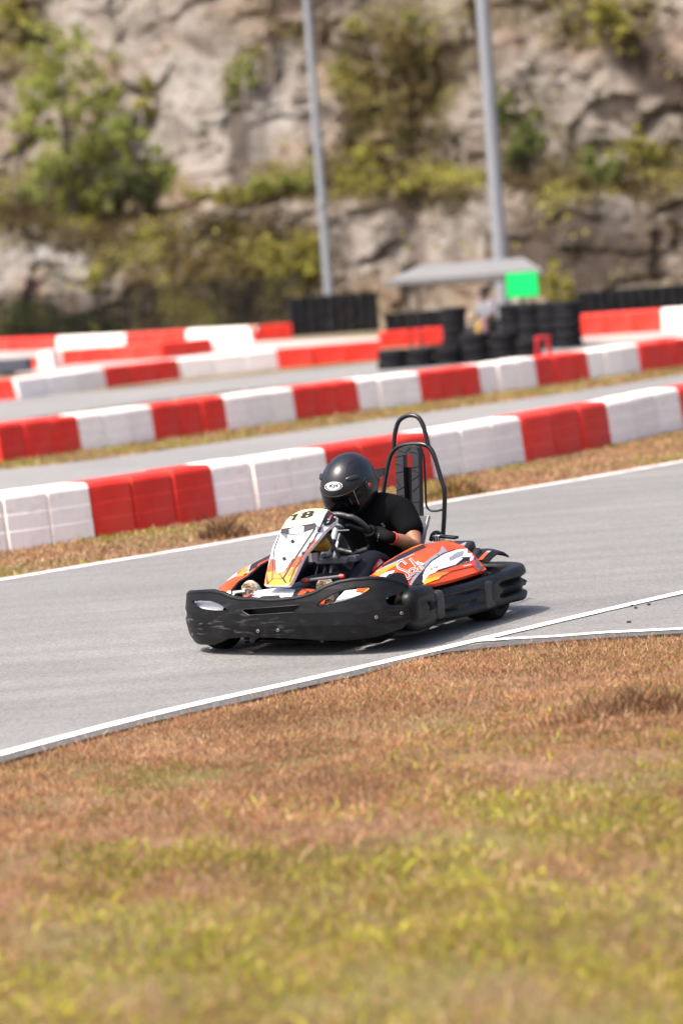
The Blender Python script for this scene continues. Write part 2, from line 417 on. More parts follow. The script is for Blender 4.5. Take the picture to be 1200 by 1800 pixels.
# soil under the turf
xs = np.linspace(-7, 9, 110); ys = np.linspace(4.5, 19, 120); XX, YY = np.meshgrid(xs, ys); q = np.stack([XX.ravel(), YY.ravel()], 1); zz = ground_z(q)
ok = q[:, 1] < np.interp(q[:, 0], gx, gy) + .15
zz = np.where(ok, zz, -.06)
mb = MB(); mb.grid([[Vector((XX[i, j], YY[i, j], zz[i * len(xs) + j])) for j in range(len(xs))] for i in range(len(ys))], SOIL)
tag(mb.build('field', smooth=True, angle=80, fixn=False), kind='structure')
N = 2300000
xy = np.stack([RNG.uniform(-3.4, 4.4, N), RNG.uniform(6.4, 18.5, N)], 1)
half = xy[:, 1] * .125 + .45
edge = np.interp(xy[:, 0], gx, gy) + .05 * pn(xy, 6) + .03 * pn(xy, 17)
keep = (np.abs(xy[:, 0]) < half + .9) & (xy[:, 1] < edge + .035)
thin = RNG.random(N) < np.clip(.62 + .5 * pn(xy, 2.2, 5) + .25 * pn(xy, 7), .25, 1)
xy = xy[keep & thin]
def fg_col(p):
    n = len(p); gmask = np.clip((10.45 + .95 * p[:, 0] - p[:, 1]) * .6 + .75 * pn(p, 1.3, 2) + 1.1 * pn(p, 3.1, 7) + .5 * pn(p, 7.7, 1) + .05, 0, .78)
    dry = mixcol(n, ['dry', 'straw', 'pink', 'brown', 'green', 'red'], [.36, .19, .22, .15, .05, .03])
    grn = mixcol(n, ['green', 'lime', 'dry', 'straw', 'brown', 'red'], [.36, .22, .17, .13, .09, .03])
    return np.where((RNG.random(n) < gmask)[:, None], grn, dry)
blades('grass', xy, lambda n: RNG.gamma(3, .0045, n) + .004, fg_col, ground_z, width=.0017, lean=1.4)
# taller green weeds scattered in the front of the field
k = RNG.random(len(xy)) < .035 * np.clip(.8 + 1.5 * pn(xy, 3.1, 7) + (10.6 + .95 * xy[:, 0] - xy[:, 1]) * .7, 0, 3)
blades('grass', xy[k], lambda n: RNG.gamma(4, .006, n) + .012, lambda p: mixcol(len(p), ['green', 'lime', 'straw'], [.4, .4, .2]), ground_z, width=.003, lean=1.6)

def verge(name, A, B, n, cols, probs, hm=.02, zb=-.03, width=.008):
    t = RNG.random(n); s_ = RNG.random(n)
    def ev(P, t):
        d = np.cumsum([0] + [(b_ - a).length for a, b_ in zip(P, P[1:])]); d /= d[-1]
        return np.stack([np.interp(t, d, [p.x for p in P]), np.interp(t, d, [p.y for p in P])], 1)
    a = ev(A, t); b_ = ev(B, t); p = a + (b_ - a) * s_[:, None]
    def cf(p):
        n = len(p); c1 = mixcol(n, cols, probs); c2 = mixcol(n, ['green', 'lime', 'straw'], [.4, .35, .25])
        m = np.clip(pn(p, 1.3, 4) * 1.2 + pn(p, 4, 1) * .6 - .15, 0, 1); return np.where((RNG.random(n) < m)[:, None], c2, c1)
    mb = MB(); NN = 40; tt = np.linspace(0, 1, NN); aa = ev(A, tt); bb = ev(B, tt)
    mb.grid([[Vector((x, y, zb)) for x, y in aa], [Vector((x, y, zb)) for x, y in bb]], SOIL)
    tag(mb.build('verge', smooth=False), kind='structure')
    blades(name, p, lambda n: RNG.gamma(3, hm / 3, n) + .006, cf, lambda q_: np.full(len(q_), zb), width=width, lean=.9)
R1 = [rp(row1, i) for i in np.linspace(-5, 8, 40)]
verge('grass', [p + Vector((-.02, .05, 0)) for p in far], [p + Vector((-.5, .4, 0)) for p in R1], 110000, ['dry', 'straw', 'brown', 'pink'], [.36, .34, .12, .18], .016, width=.006)
R2 = [rp(row2, i) for i in np.linspace(-5, 13, 40)]
verge('grass', lane2b, [p + Vector((-.5, .4, 0)) for p in R2], 50000, ['dry', 'straw', 'brown', 'green'], [.3, .3, .15, .25], .022, width=.01)
verge('grass', [p + Vector((-.3, .3, 0)) for p in R1], lane2a, 12000, ['dry', 'straw', 'brown', 'green'], [.3, .3, .15, .25], .03, width=.012)
verge('grass', [p + Vector((-.3, .3, 0)) for p in R2], l3a, 14000, ['straw', 'straw', 'dry', 'green'], [.4, .3, .2, .1], .03, width=.018)

def tuft(label, cat, c, rx, ry, h, n, cols, probs, lean=.9, width=.006):
    r_ = np.sqrt(RNG.random(n)); a = RNG.uniform(0, 2 * np.pi, n)
    p = np.stack([rx * r_ * np.cos(a), ry * r_ * np.sin(a)], 1)
    o = blades('grass_clump', p, lambda m_: RNG.gamma(4, h / 4, m_) * (1.15 - .8 * r_), lambda q_: mixcol(len(q_), cols, probs), lambda q_: np.full(len(q_), 0.0), width, lean, None, label, cat)
    o.location = c; return o
c0 = at(1135, 1262); c0.z = .0
tuft('dark brown mound of dead grass at the right end of the dry field', 'grass clump', c0, .42, .28, .075, 9000, ['brown', 'dry', 'straw'], [.6, .25, .15], width=.0028)
c0 = at(1010, 1285); c0.z = -.01
tuft('low brown tangle of dead grass beside the larger dark mound', 'grass clump', c0, .30, .16, .05, 2200, ['brown', 'dry', 'straw'], [.5, .3, .2])
c0 = at(395, 938); c0.z = -.03
tuft('dead brown weed clump on the verge below the white barrier trio', 'weed clump', c0, .20, .15, .09, 1500, ['brown', 'brown', 'pink'], [.6, .25, .15])
c0 = at(800, 868); c0.z = -.03
tuft('tall brown and green weed clump by the barrier behind the roll bar', 'weed clump', c0, .26, .2, .11, 1900, ['brown', 'green', 'dry'], [.5, .2, .3], .9)
RUB = pm('rubber_crumb', (.03, .03, .03), .8)
for i, (x, y) in enumerate([(1110, 1066), (1117, 1070), (1140, 1064), (1105, 1095)]):
    mb = MB(); p = at(x, y); mb.sell((0, 0, .006), (.008 + .002 * i, .007, .006), RUB, .8, .8, 8, 6); o = mb.build('rubber_crumb'); o.location = p
    tag(o, 'small black tyre crumb lying between the two white track lines', 'rubber crumb', 'tyre crumbs on the asphalt')

# ================================================================== PLASTIC BARRIERS
RED_B = pm('red_barrier_plastic', (.68, .030, .017), .5, var=.1, scale=3, spec=.25, alt=(.62, .045, .03), altscale=2)
WHT_B = pm('white_barrier_plastic', (.90, .815, .75), .55, var=.04, scale=3, spec=.25, alt=(.80, .71, .64), altscale=2.2, alttr=(.5, .75))
def weather(m, amount, tone):
    # every block gets its own scuffs and a slightly different fade
    n = m.node_tree.nodes; l = m.node_tree.links; b = n['Principled BSDF']; tc = n.new('ShaderNodeTexCoord'); oi = n.new('ShaderNodeObjectInfo')
    mu = n.new('ShaderNodeVectorMath'); mu.operation = 'SCALE'; mu.inputs[0].default_value = (37, 91, 53); l.new(oi.outputs['Random'], mu.inputs['Scale'])
    ad = n.new('ShaderNodeVectorMath'); l.new(tc.outputs['Object'], ad.inputs[0]); l.new(mu.outputs[0], ad.inputs[1])
    mp_ = n.new('ShaderNodeMapping'); mp_.inputs['Scale'].default_value = (2.2, 2.2, 9); l.new(ad.outputs[0], mp_.inputs[0])
    nz = n.new('ShaderNodeTexNoise'); nz.inputs['Scale'].default_value = 1.6; nz.inputs['Detail'].default_value = 5; nz.inputs['Distortion'].default_value = .5; l.new(mp_.outputs[0], nz.inputs['Vector'])
    mr = n.new('ShaderNodeMapRange'); mr.inputs[1].default_value = .56; mr.inputs[2].default_value = .74; mr.inputs[4].default_value = amount; l.new(nz.outputs['Fac'], mr.inputs[0])
    fd = n.new('ShaderNodeMapRange'); fd.inputs[3].default_value = .90; fd.inputs[4].default_value = 1.06; l.new(oi.outputs['Random'], fd.inputs[0])
    sc = n.new('ShaderNodeVectorMath'); sc.operation = 'SCALE'; l.new(b.inputs['Base Color'].links[0].from_socket, sc.inputs[0]); l.new(fd.outputs[0], sc.inputs['Scale'])
    mx = n.new('ShaderNodeMix'); mx.data_type = 'RGBA'; mx.inputs[7].default_value = (*tone, 1); l.new(mr.outputs[0], mx.inputs[0]); l.new(sc.outputs[0], mx.inputs[6]); l.new(mx.outputs[2], b.inputs['Base Color'])
weather(RED_B, .35, (.30, .055, .04)); weather(WHT_B, .32, (.42, .38, .34))
BLU_B = pm('navy_barrier_plastic', (.018, .022, .04), .5, var=.1)
def block_mesh(m, L=1.0, h=.47, dp=.42, ribs=2):
    # cross-section (d, z): front face in stepped tiers leaning back, rounded shoulder, flat top, plain rear
    sec = [(0.0, .0), (0.0, .02)]
    tiers = ribs + 1; setb = .0
    for t in range(tiers):
        z0 = .02 + (h - .06) * t / tiers; z1 = .02 + (h - .06) * (t + 1) / tiers
        sec += [(setb, z0 + .012), (setb + .008, z1 - .008)]
        setb += .013; sec.append((setb, z1 + .005))
    sec += [(setb + .006, h - .022), (setb + .022, h - .006), (setb + .05, h), (dp - .06, h), (dp - .03, h - .012), (dp, h - .05), (dp, 0)]
    rows = []
    for (x, ins) in [(-.5, .040), (-.487, .014), (-.466, .0), (0, -.002), (.466, .0), (.487, .014), (.5, .040)]:
        row = []
        for d, z in sec:
            cz = h * .5; cd = dp * .5
            row.append(Vector((x * L, cd + (d - cd) * (1 - ins / (dp * .5)) - cd, z * (1 - ins * .5) if z > .1 else z)))
        rows.append(row)
    mb = MB(); mb.grid(rows, m, closed_u=True)
    n = len(sec); mb.add(rows[0], [tuple(range(n))], m); mb.add(rows[-1], [tuple(range(n))], m)
    o = mb.build('barrier_block', smooth=False); return o
proto_red = block_mesh(RED_B); proto_white = block_mesh(WHT_B)
BM = {'red': proto_red.data, 'white': proto_white.data}
first = {'red': proto_red, 'white': proto_white}; used = {'red': False, 'white': False}
ORD = ['first', 'second', 'third', 'fourth', 'fifth', 'sixth', 'seventh', 'eighth']
def put_block(colour, a, b, label, group):
    if not used[colour]: o = first[colour]; used[colour] = True
    else:
        o = first[colour].copy(); COL.objects.link(o)
    d = b - a; L = d.length
    o.location = (a + b) / 2 + Vector((-d.y, d.x, 0)).normalized() * (.21 + random.uniform(-.02, .02)); o.location.z = -.03
    o.rotation_euler = (0, 0, math.atan2(d.y, d.x) + random.uniform(-.02, .02)); o.scale = (L * .996, 1, random.uniform(.985, 1.01))
    tag(o, label, 'barrier', group); return o
def barrier_row(fn, i0, i1, redparity, rowname, group, nb=3, shift=0):
    cnt = {'red': 0, 'white': 0}
    for i in range(i0, i1):
        colour = 'red' if (i % 2 == redparity) else 'white'
        o_ = ORD[min(cnt[colour], 7)]; cnt[colour] += 1
        for j in range(nb):
            a = fn(i + j / nb); b = fn(i + (j + 1) / nb)
            pos = ['first', 'middle', 'last'][j]
            put_block(colour, a, b, f'{pos} block of the {o_} {colour} barrier trio from the left, {rowname}', group)
barrier_row(lambda i: rp(row1, i), -1, 7, 0, 'nearest row', 'barrier blocks of the nearest row')
barrier_row(lambda i: rp(row2, i), -1, 11, 1, 'second row', 'barrier blocks of the second row')
# farther rows: single long pieces
def long_piece(colour, p, q, label, group, h=1.0, dp=1.0, z=-.03):
    o = put_block(colour, p, q, label, group); o.scale.z = h; o.scale.y = dp; return o
def seg_row(pts, cols, rowname, group, h, nb=3):
    cnt = {'red': 0, 'white': 0}
    for (p, q), c in zip(zip(pts, pts[1:]), cols):
        cnt[c] += 1
        a, b = at(*p), at(*q)
        for j in range(nb):
            long_piece(c, a.lerp(b, j / nb), a.lerp(b, (j + 1) / nb), f'{["first", "middle", "last"][j] if nb == 3 else ["left", "right"][j]} block of the {ORD[cnt[c] - 1]} {c} barrier set, {rowname}', group, h)
seg_row([(-110, 712), (35, 701), (191, 679), (319, 663), (492, 645), (672, 630)], ['red', 'white', 'red', 'white', 'red'], 'third row behind the second lane', 'barrier blocks of the third row', .88)
seg_row([(110, 642), (190, 636), (286, 630), (376, 620)], ['red', 'red', 'red'], 'short all-red row beyond the third row', 'barrier blocks of the short red row', .92, 2)
seg_row([(56, 648), (96, 645)], ['red'], 'small gap beside the navy barrier', 'barrier blocks of the small red pair', .7, 2)
put_block('white', at(97, 646), at(109, 643), 'small white barrier block between the two red sets beyond the third row', None)
navy = block_mesh(BLU_B); a, b = at(-60, 660), at(55, 652); navy.location = (a + b) / 2; navy.scale = ((b - a).length, 1, .75); navy.rotation_euler = (0, 0, math.atan2((b - a).y, (b - a).x))
tag(navy, 'dark navy barrier block at the left end beyond the third row', 'barrier')
seg_row([(-120, 620), (98, 615), (219, 611), (326, 604), (446, 599), (515, 593)], ['red', 'white', 'red', 'white', 'red'], 'farthest row by the dark fence', 'barrier blocks of the farthest row', .98)
seg_row([(672, 610), (782, 601)], ['red'], 'red row behind the low tyre stacks', 'red barrier blocks behind the tyres', .85)
seg_row([(1013, 592), (1163, 582), (1300, 573)], ['red', 'white'], 'far row right of the green light panel', 'barrier blocks right of the light panel', 1.15)

# ================================================================== TYRES
TYRE_B = pm('stacked_tyre_rubber', (.008, .008, .010), .85, var=.4, scale=6, spec=.2)
def tyre_mesh(r_=.27, wd=.2):
    prof = [(r_ * .55, -wd * .35), (r_ * .62, -wd * .48), (r_ * .85, -wd * .5), (r_ * .97, -wd * .38), (r_, -wd * .2), (r_ * .985, 0), (r_, wd * .2), (r_ * .97, wd * .38), (r_ * .85, wd * .5), (r_ * .62, wd * .48), (r_ * .55, wd * .35), (r_ * .52, 0), (r_ * .55, -wd * .35)]
    mb = MB(); mb.lathe(prof, TYRE_B, 'Z', (0, 0, wd / 2), 20); return mb.build('tyre')
tyre_big = tyre_mesh(); tyre_small = tyre_mesh(.17, .2)
_tu = {}
def put_tyre(src, loc, label, group, sc=1.0):
    if src.name not in _tu: o = src; _tu[src.name] = 1
    else: o = src.copy(); COL.objects.link(o)
    o.location = loc; o.rotation_euler = (0, 0, random.uniform(0, 6)); o.scale = (sc, sc, 1)
    tag(o, label, 'tyre', group); return o
def stack(src, base, n, label, group, sc=1.0, wd=.2):
    for k_ in range(n):
        put_tyre(src, base + Vector((random.uniform(-.02, .02), random.uniform(-.02, .02), -.03 + k_ * (wd + .002))), label, group, sc)
for x in (690, 740, 790, 838, 886, 928):
    stack(tyre_big, at(x, 648 - (x - 690) * .075), 2 if x < 800 else 3 if x < 900 else 2, 'black tyre in the low stacks just behind the second barrier row', 'tyres of the low stacks', 1.1)
for x in (802, 903, 938, 972, 1002):
    b_ = at(x, 622 - (x - 690) * .035)
    stack(tyre_big, b_, 5, 'black tyre in the tall stacks under the green light panel' if x > 850 else 'black tyre in the tall stack left of the seated marshal', 'tyres of the tall stacks under the light' if x > 850 else 'tyres of the tall stack by the marshal', 1.05)
for k_ in range(9):
    stack(tyre_small, at(518 + k_ * 17.5, 590 - k_ * 1.3), 6, 'dark tyre in the tall wall at the foot of the slimmer lamp pole', 'tyres of the wall at the slim pole')
for k_ in range(6):
    stack(tyre_small, at(686 + k_ * 17.5, 585 - k_ * 1.3), 3, 'dark tyre in the short wall left of the canopy posts', 'tyres of the short wall by the canopy')
for k_ in range(12):
    stack(tyre_small, at(1025 + k_ * 18, 560 - k_ * 1.3), 4, 'dark tyre in the long wall behind the far right barrier', 'tyres of the long right wall', 1.05)

# ================================================================== POLES, CANOPY, LIGHT PANEL, MARSHAL
GALV = pm('galvanised_steel', (.20, .21, .23), .6, .1, var=.08, scale=2)
CONC = pm('concrete', (.4, .39, .37), .9, var=.15)
def pole(label, base, r0, r1, h, collar):
    e = empty('lamp_pole', base, label=label, cat='lamp pole')
    mb = MB(); mb.tube([(0, 0, .0), (0, 0, h * .33), (0, 0, h * .66), (0, 0, h)], [r0, r0 + (r1 - r0) * .33, r0 + (r1 - r0) * .66, r1], GALV, 16); mb.build('shaft', e)
    mb = MB(); mb.lathe([(r0 * 1.9, -.03), (r0 * 1.9, .05), (r0 * 1.2, .08), (r0 * 1.05, .3)], GALV, 'Z', (0, 0, 0), 16); mb.build('base_flange', e)
    if collar:
        mb = MB(); mb.lathe([(r0 * .98, collar - .1), (r0 * 1.15, collar - .1), (r0 * 1.15, collar + .1), (r0 * .9, collar + .1)], GALV, 'Z', (0, 0, 0), 16); mb.build('collar', e)
    hd = MB(); hd.box((0, 0, h + .05), (1.4, .12, .12), GALV); hd.box((-.5, -.15, h + .2), (.4, .25, .35), GALV); hd.box((.5, -.15, h + .2), (.4, .25, .35), GALV); hd.build('floodlight_bar', e, bevel=.02)
pole('slimmer grey steel lamp pole rising from the tall tyre wall', at(583, 579), .165, .10, 17, 4.1)
pole('thicker grey steel lamp pole behind the canopy and green panel', at(889.5, 597), .18, .125, 14, 0)

ROOFM = pm('canopy_roof_sheet', (.165, .161, .158), .6, var=.06, scale=2)
CY = 63.0
cv = empty('canopy', at_depth(815, 600, CY), label='low pale grey hipped canopy roof on thin posts beside the thick pole', cat='canopy'); cv.location.z = 0
cl = lambda px, py, Y=CY: at_depth(px, py, Y) - cv.location
mb = MB(); FL, FR_ = cl(675, 495), cl(953, 474); BLk, BR = FL + Vector((.3, 2.4, .02)), FR_ + Vector((-.1, 2.4, .02))
z_e = (FL.z + FR_.z) / 2
for p in (FL, FR_, BLk, BR): p.z = z_e
zt = z_e + .30; RL_, RR_ = Vector((FL.x + .85, FL.y + 1.2, zt)), Vector((FR_.x - .32, FL.y + 1.2, zt))
lo = [FL, FR_, BR, BLk]; dn = [p - Vector((0, 0, .10)) for p in lo]
mb.add(lo + [RL_, RR_] + dn, [(0, 1, 5, 4), (1, 2, 5), (2, 3, 4, 5), (3, 0, 4), (0, 6, 7, 1), (1, 7, 8, 2), (2, 8, 9, 3), (3, 9, 6, 0), (6, 9, 8, 7)], ROOFM)
mb.build('roof', cv, smooth=False)
for (p, dx) in ((FL, .5), (FR_, -.25), (BLk, .5), (BR, -.25)):
    mb = MB(); x = p.x + dx; y = p.y + (.2 if p in (FL, FR_) else -.2); mb.tube([(x, y, -.03), (x, y, z_e - .08)], .024, BLACK_M, 8); mb.build('post', cv)
mb = MB(); mb.tube([(FL.x + .5, FL.y + .2, z_e - .15), (FR_.x - .25, FL.y + .2, z_e - .15)], .03, GALV, 8); mb.build('rail', cv)

GREEN_L = bpy.data.materials.new('green_leds'); GREEN_L.use_nodes = True
_n = GREEN_L.node_tree.nodes; _b = _n['Principled BSDF']; _b.inputs['Base Color'].default_value = (.0, .3, .08, 1); _b.inputs['Emission Color'].default_value = (.0, .62, .11, 1); _b.inputs['Emission Strength'].default_value = .55
lp = empty('light_panel', at_depth(917, 500, 61.2), label='glowing green LED signal panel under the right end of the canopy roof', cat='signal light')
mb = MB(); mb.box((0, .06, 0), (.72, .1, .56), BLACK_M); mb.build('housing', lp, bevel=.01)
mb = MB()
for r_ in range(9): mb.box((0, 0, -.236 + r_ * .059), (.68, .03, .05), GREEN_L)
mb.build('led_rows', lp, smooth=False)
mb = MB(); mb.tube([(.0, .14, .2), (.0, .14, -lp.location.z - .03)], .03, BLACK_M, 8); mb.build('post', lp)

SKIN = pm('skin', (.26, .115, .06), .55, var=.12, scale=14)
SKIN2 = pm('dark_skin', (.09, .045, .03), .6, var=.12)
def skin_mesh(name, joints, edges, m, parent, sub=2, root=None):
    names = list(joints); idx = {k_: i for i, k_ in enumerate(names)}
    me = bpy.data.meshes.new(name); me.from_pydata([tuple(joints[k_][0]) for k_ in names], [(idx[a], idx[b_]) for a, b_ in edges], [])
    o = bpy.data.objects.new(name, me); COL.objects.link(o)
    md = o.modifiers.new('skin', 'SKIN'); md.use_smooth_shade = True
    sv = me.skin_vertices[0].data
    for k_ in names:
        r_ = joints[k_][1]; sv[idx[k_]].radius = r_ if isinstance(r_, tuple) else (r_, r_)
        sv[idx[k_]].use_root = (k_ == (root or names[0]))
    ss = o.modifiers.new('sub', 'SUBSURF'); ss.levels = sub; ss.render_levels = sub
    dg = bpy.context.evaluated_depsgraph_get(); dg.update()
    nm = bpy.data.meshes.new_from_object(o.evaluated_get(dg)); nm.name = name
    bpy.data.objects.remove(o)
    nm.materials.clear(); nm.materials.append(m); nm.polygons.foreach_set('use_smooth', [True] * len(nm.polygons))
    o = bpy.data.objects.new(name, nm); COL.objects.link(o)
    if parent: o.parent = parent
    return o
V = Vector
# marshal sitting on a chair, turned to the left
mp = empty('person', at_depth(862, 600, 60.5), label='person in a grey shirt sitting behind the tyre stacks under the canopy', cat='person'); mp.location.z = -.03; mp.rotation_euler.z = R(40); mp.scale = (1.12, 1.12, 1.12)
J = {'hip': (V((0, 0, .50)), .13), 'spine': (V((.0, 0, .68)), .14), 'chest': (V((-.03, 0, .87)), (.17, .12)), 'neck': (V((-.06, 0, 1.02)), .055), 'head': (V((-.09, 0, 1.12)), .085), 'crown': (V((-.085, 0, 1.22)), .07),
     'shl': (V((-.04, -.17, .95)), .06), 'ell': (V((-.13, -.22, .70)), .045), 'wrl': (V((-.34, -.17, .62)), .035), 'hal': (V((-.42, -.15, .62)), .04),
     'shr': (V((-.04, .17, .95)), .06), 'elr': (V((-.10, .22, .70)), .045), 'wrr': (V((-.32, .17, .62)), .035), 'har': (V((-.40, .15, .62)), .04),
     'hpl': (V((-.05, -.09, .48)), .09), 'knl': (V((-.45, -.11, .48)), .065), 'anl': (V((-.48, -.11, .08)), .045), 'tol': (V((-.64, -.12, .04)), .04),
     'hpr': (V((-.05, .09, .48)), .09), 'knr': (V((-.45, .11, .48)), .065), 'anr': (V((-.48, .11, .08)), .045), 'tor': (V((-.64, .12, .04)), .04)}
Ed = [('hip', 'spine'), ('spine', 'chest'), ('chest', 'neck'), ('neck', 'head'), ('head', 'crown'), ('chest', 'shl'), ('shl', 'ell'), ('ell', 'wrl'), ('wrl', 'hal'), ('chest', 'shr'), ('shr', 'elr'), ('elr', 'wrr'), ('wrr', 'har'), ('hip', 'hpl'), ('hpl', 'knl'), ('knl', 'anl'), ('anl', 'tol'), ('hip', 'hpr'), ('hpr', 'knr'), ('knr', 'anr'), ('anr', 'tor')]
skin_mesh('body', J, Ed, SKIN2, mp)
def sub_j(J, keys, grow): return {k_: (J[k_][0], tuple(x + grow for x in J[k_][1]) if isinstance(J[k_][1], tuple) else J[k_][1] + grow) for k_ in keys}
def sub_e(Ed, keys): return [e for e in Ed if e[0] in keys and e[1] in keys]
ks_ = ['hip', 'spine', 'chest', 'shl', 'ell', 'shr', 'elr']
skin_mesh('shirt', sub_j(J, ks_, .022), sub_e(Ed, ks_), pm('grey_shirt', (.17, .165, .18), .9, var=.1), mp)
ks_ = ['hip', 'hpl', 'knl', 'anl', 'hpr', 'knr', 'anr']
skin_mesh('trousers', sub_j(J, ks_, .018), sub_e(Ed, ks_), pm('dark_trousers', (.02, .02, .022), .9), mp)
mb = MB(); mb.sell((-.075, 0, 1.19), (.105, .09, .085), pm('dark_hair', (.012, .01, .01), .7), .9, .9, 16, 10); mb.build('hair', mp)
CH = pm('chair_plastic', (.05, .06, .08), .5)
chr_ = empty('chair', mp.location, label='dark plastic chair under the seated marshal in grey', cat='chair')
mb = MB(); mb.box((0, 0, .36), (.44, .44, .03), CH); mb.build('seat', chr_, bevel=.01)
mb = MB(); mb.box((.24, 0, .62), (.03, .42, .34), CH); mb.build('backrest', chr_, bevel=.01)
for sx in (-.19, .19):
    for sy in (-.19, .19):
        mb = MB(); mb.tube([(sx, sy, .0), (sx * .95, sy * .95, .35)], .018, CH, 8); mb.build('leg', chr_)
# rolled flags leaning in front
fl = empty('flag_bundle', at_depth(842, 600, 59.3), label='rolled yellow and pink marshal flags standing beside the seated person', cat='flags'); fl.location.z = 0
mb = MB(); mb.tube([(0, 0, 0), (.03, .02, .72)], .012, STEEL, 8); mb.tube([(.1, .02, 0), (.11, .02, .74)], .012, STEEL, 8); mb.build('stick', fl)
mb = MB(); mb.tube([(-.02, 0, .36), (0, 0, .45), (.02, .01, .6), (.03, .02, .7)], [.05, .085, .07, .02], pm('yellow_cloth', (.30, .18, .03), .9), 10); mb.build('yellow_flag', fl)
mb = MB(); mb.tube([(.12, 0, .4), (.13, .02, .5), (.12, .02, .64), (.11, .02, .72)], [.05, .08, .06, .02], pm('pink_cloth', (.25, .12, .14), .9), 10); mb.build('pink_flag', fl)
st = empty('stool', at(956, 634), label='red plastic stool standing at the right end of the low tyre stacks', cat='stool')
RS = pm('red_stool_plastic', (.42, .01, .015), .4)
mb = MB(); mb.lathe([(0, .46), (.15, .46), (.165, .45), (.165, .42), (.15, .42)], RS, 'Z', (0, 0, 0), 16); mb.build('seat', st)
for a in range(4):
    mb = MB(); c_, s_ = math.cos(a * math.pi / 2 + .6), math.sin(a * math.pi / 2 + .6); mb.tube([(.13 * c_, .13 * s_, .43), (.18 * c_, .18 * s_, 0)], [.035, .03], RS, 8); mb.build('leg', st)

# ================================================================== CLIFF, FENCE, VEGETATION
def ell(px, py, E):
    v = 0
    for (cx, cy, rx, ry, s_) in E:
        d = ((px - cx) / rx) ** 2 + ((py - cy) / ry) ** 2
        if d < 1.6: v = max(v, s_ * min(1, max(0, (1.6 - d) / .9)))
    return v
VEG = [(700, 170, 95, 140, 1), (650, 300, 110, 60, .9), (770, 320, 100, 45, .8), (1040, 310, 180, 50, .9), (200, 425, 170, 40, .8), (390, 470, 160, 80, .9), (250, 560, 260, 35, .8), (60, 370, 110, 30, 1), (25, 60, 70, 80, .8), (520, 335, 120, 28, 1), (930, 240, 60, 60, .6), (760, 60, 60, 60, .5), (1000, 20, 160, 40, .6), (430, 130, 50, 40, .6), (560, 60, 60, 40, .4), (130, 330, 150, 50, .7), (1130, 280, 80, 40, .8)]
DARK = [(150, 575, 240, 22, .8), (420, 560, 110, 40, .7), (1130, 85, 44, 48, 1), (1165, 128, 52, 40, 1), (1205, 165, 50, 36, 1), (1105, 105, 30, 22, .9), (1010, 440, 130, 75, .95), (420, 250, 16, 90, .9), (598, 430, 16, 40, .7), (1080, 440, 90, 80, .7), (1190, 330, 20, 90, .7), (730, 440, 18, 60, .6), (800, 420, 14, 50, .5), (270, 430, 25, 40, .6), (450, 250, 14, 60, .5), (680, 20, 60, 30, .3)]  # dark rock, plus the top-right hollow's overhang shade put into the colour
PALE = [(700, 425, 130, 45, .7), (350, 200, 140, 110, .8), (1010, 200, 150, 110, .5), (70, 450, 120, 55, 1), (640, 420, 70, 45, .7), (240, 30, 120, 50, .6), (820, 400, 90, 50, .6), (500, 150, 60, 80, .8), (215, 545, 50, 16, .5), (630, 90, 30, 80, .4), (1085, 340, 30, 70, .6), (560, 240, 60, 80, .4)]
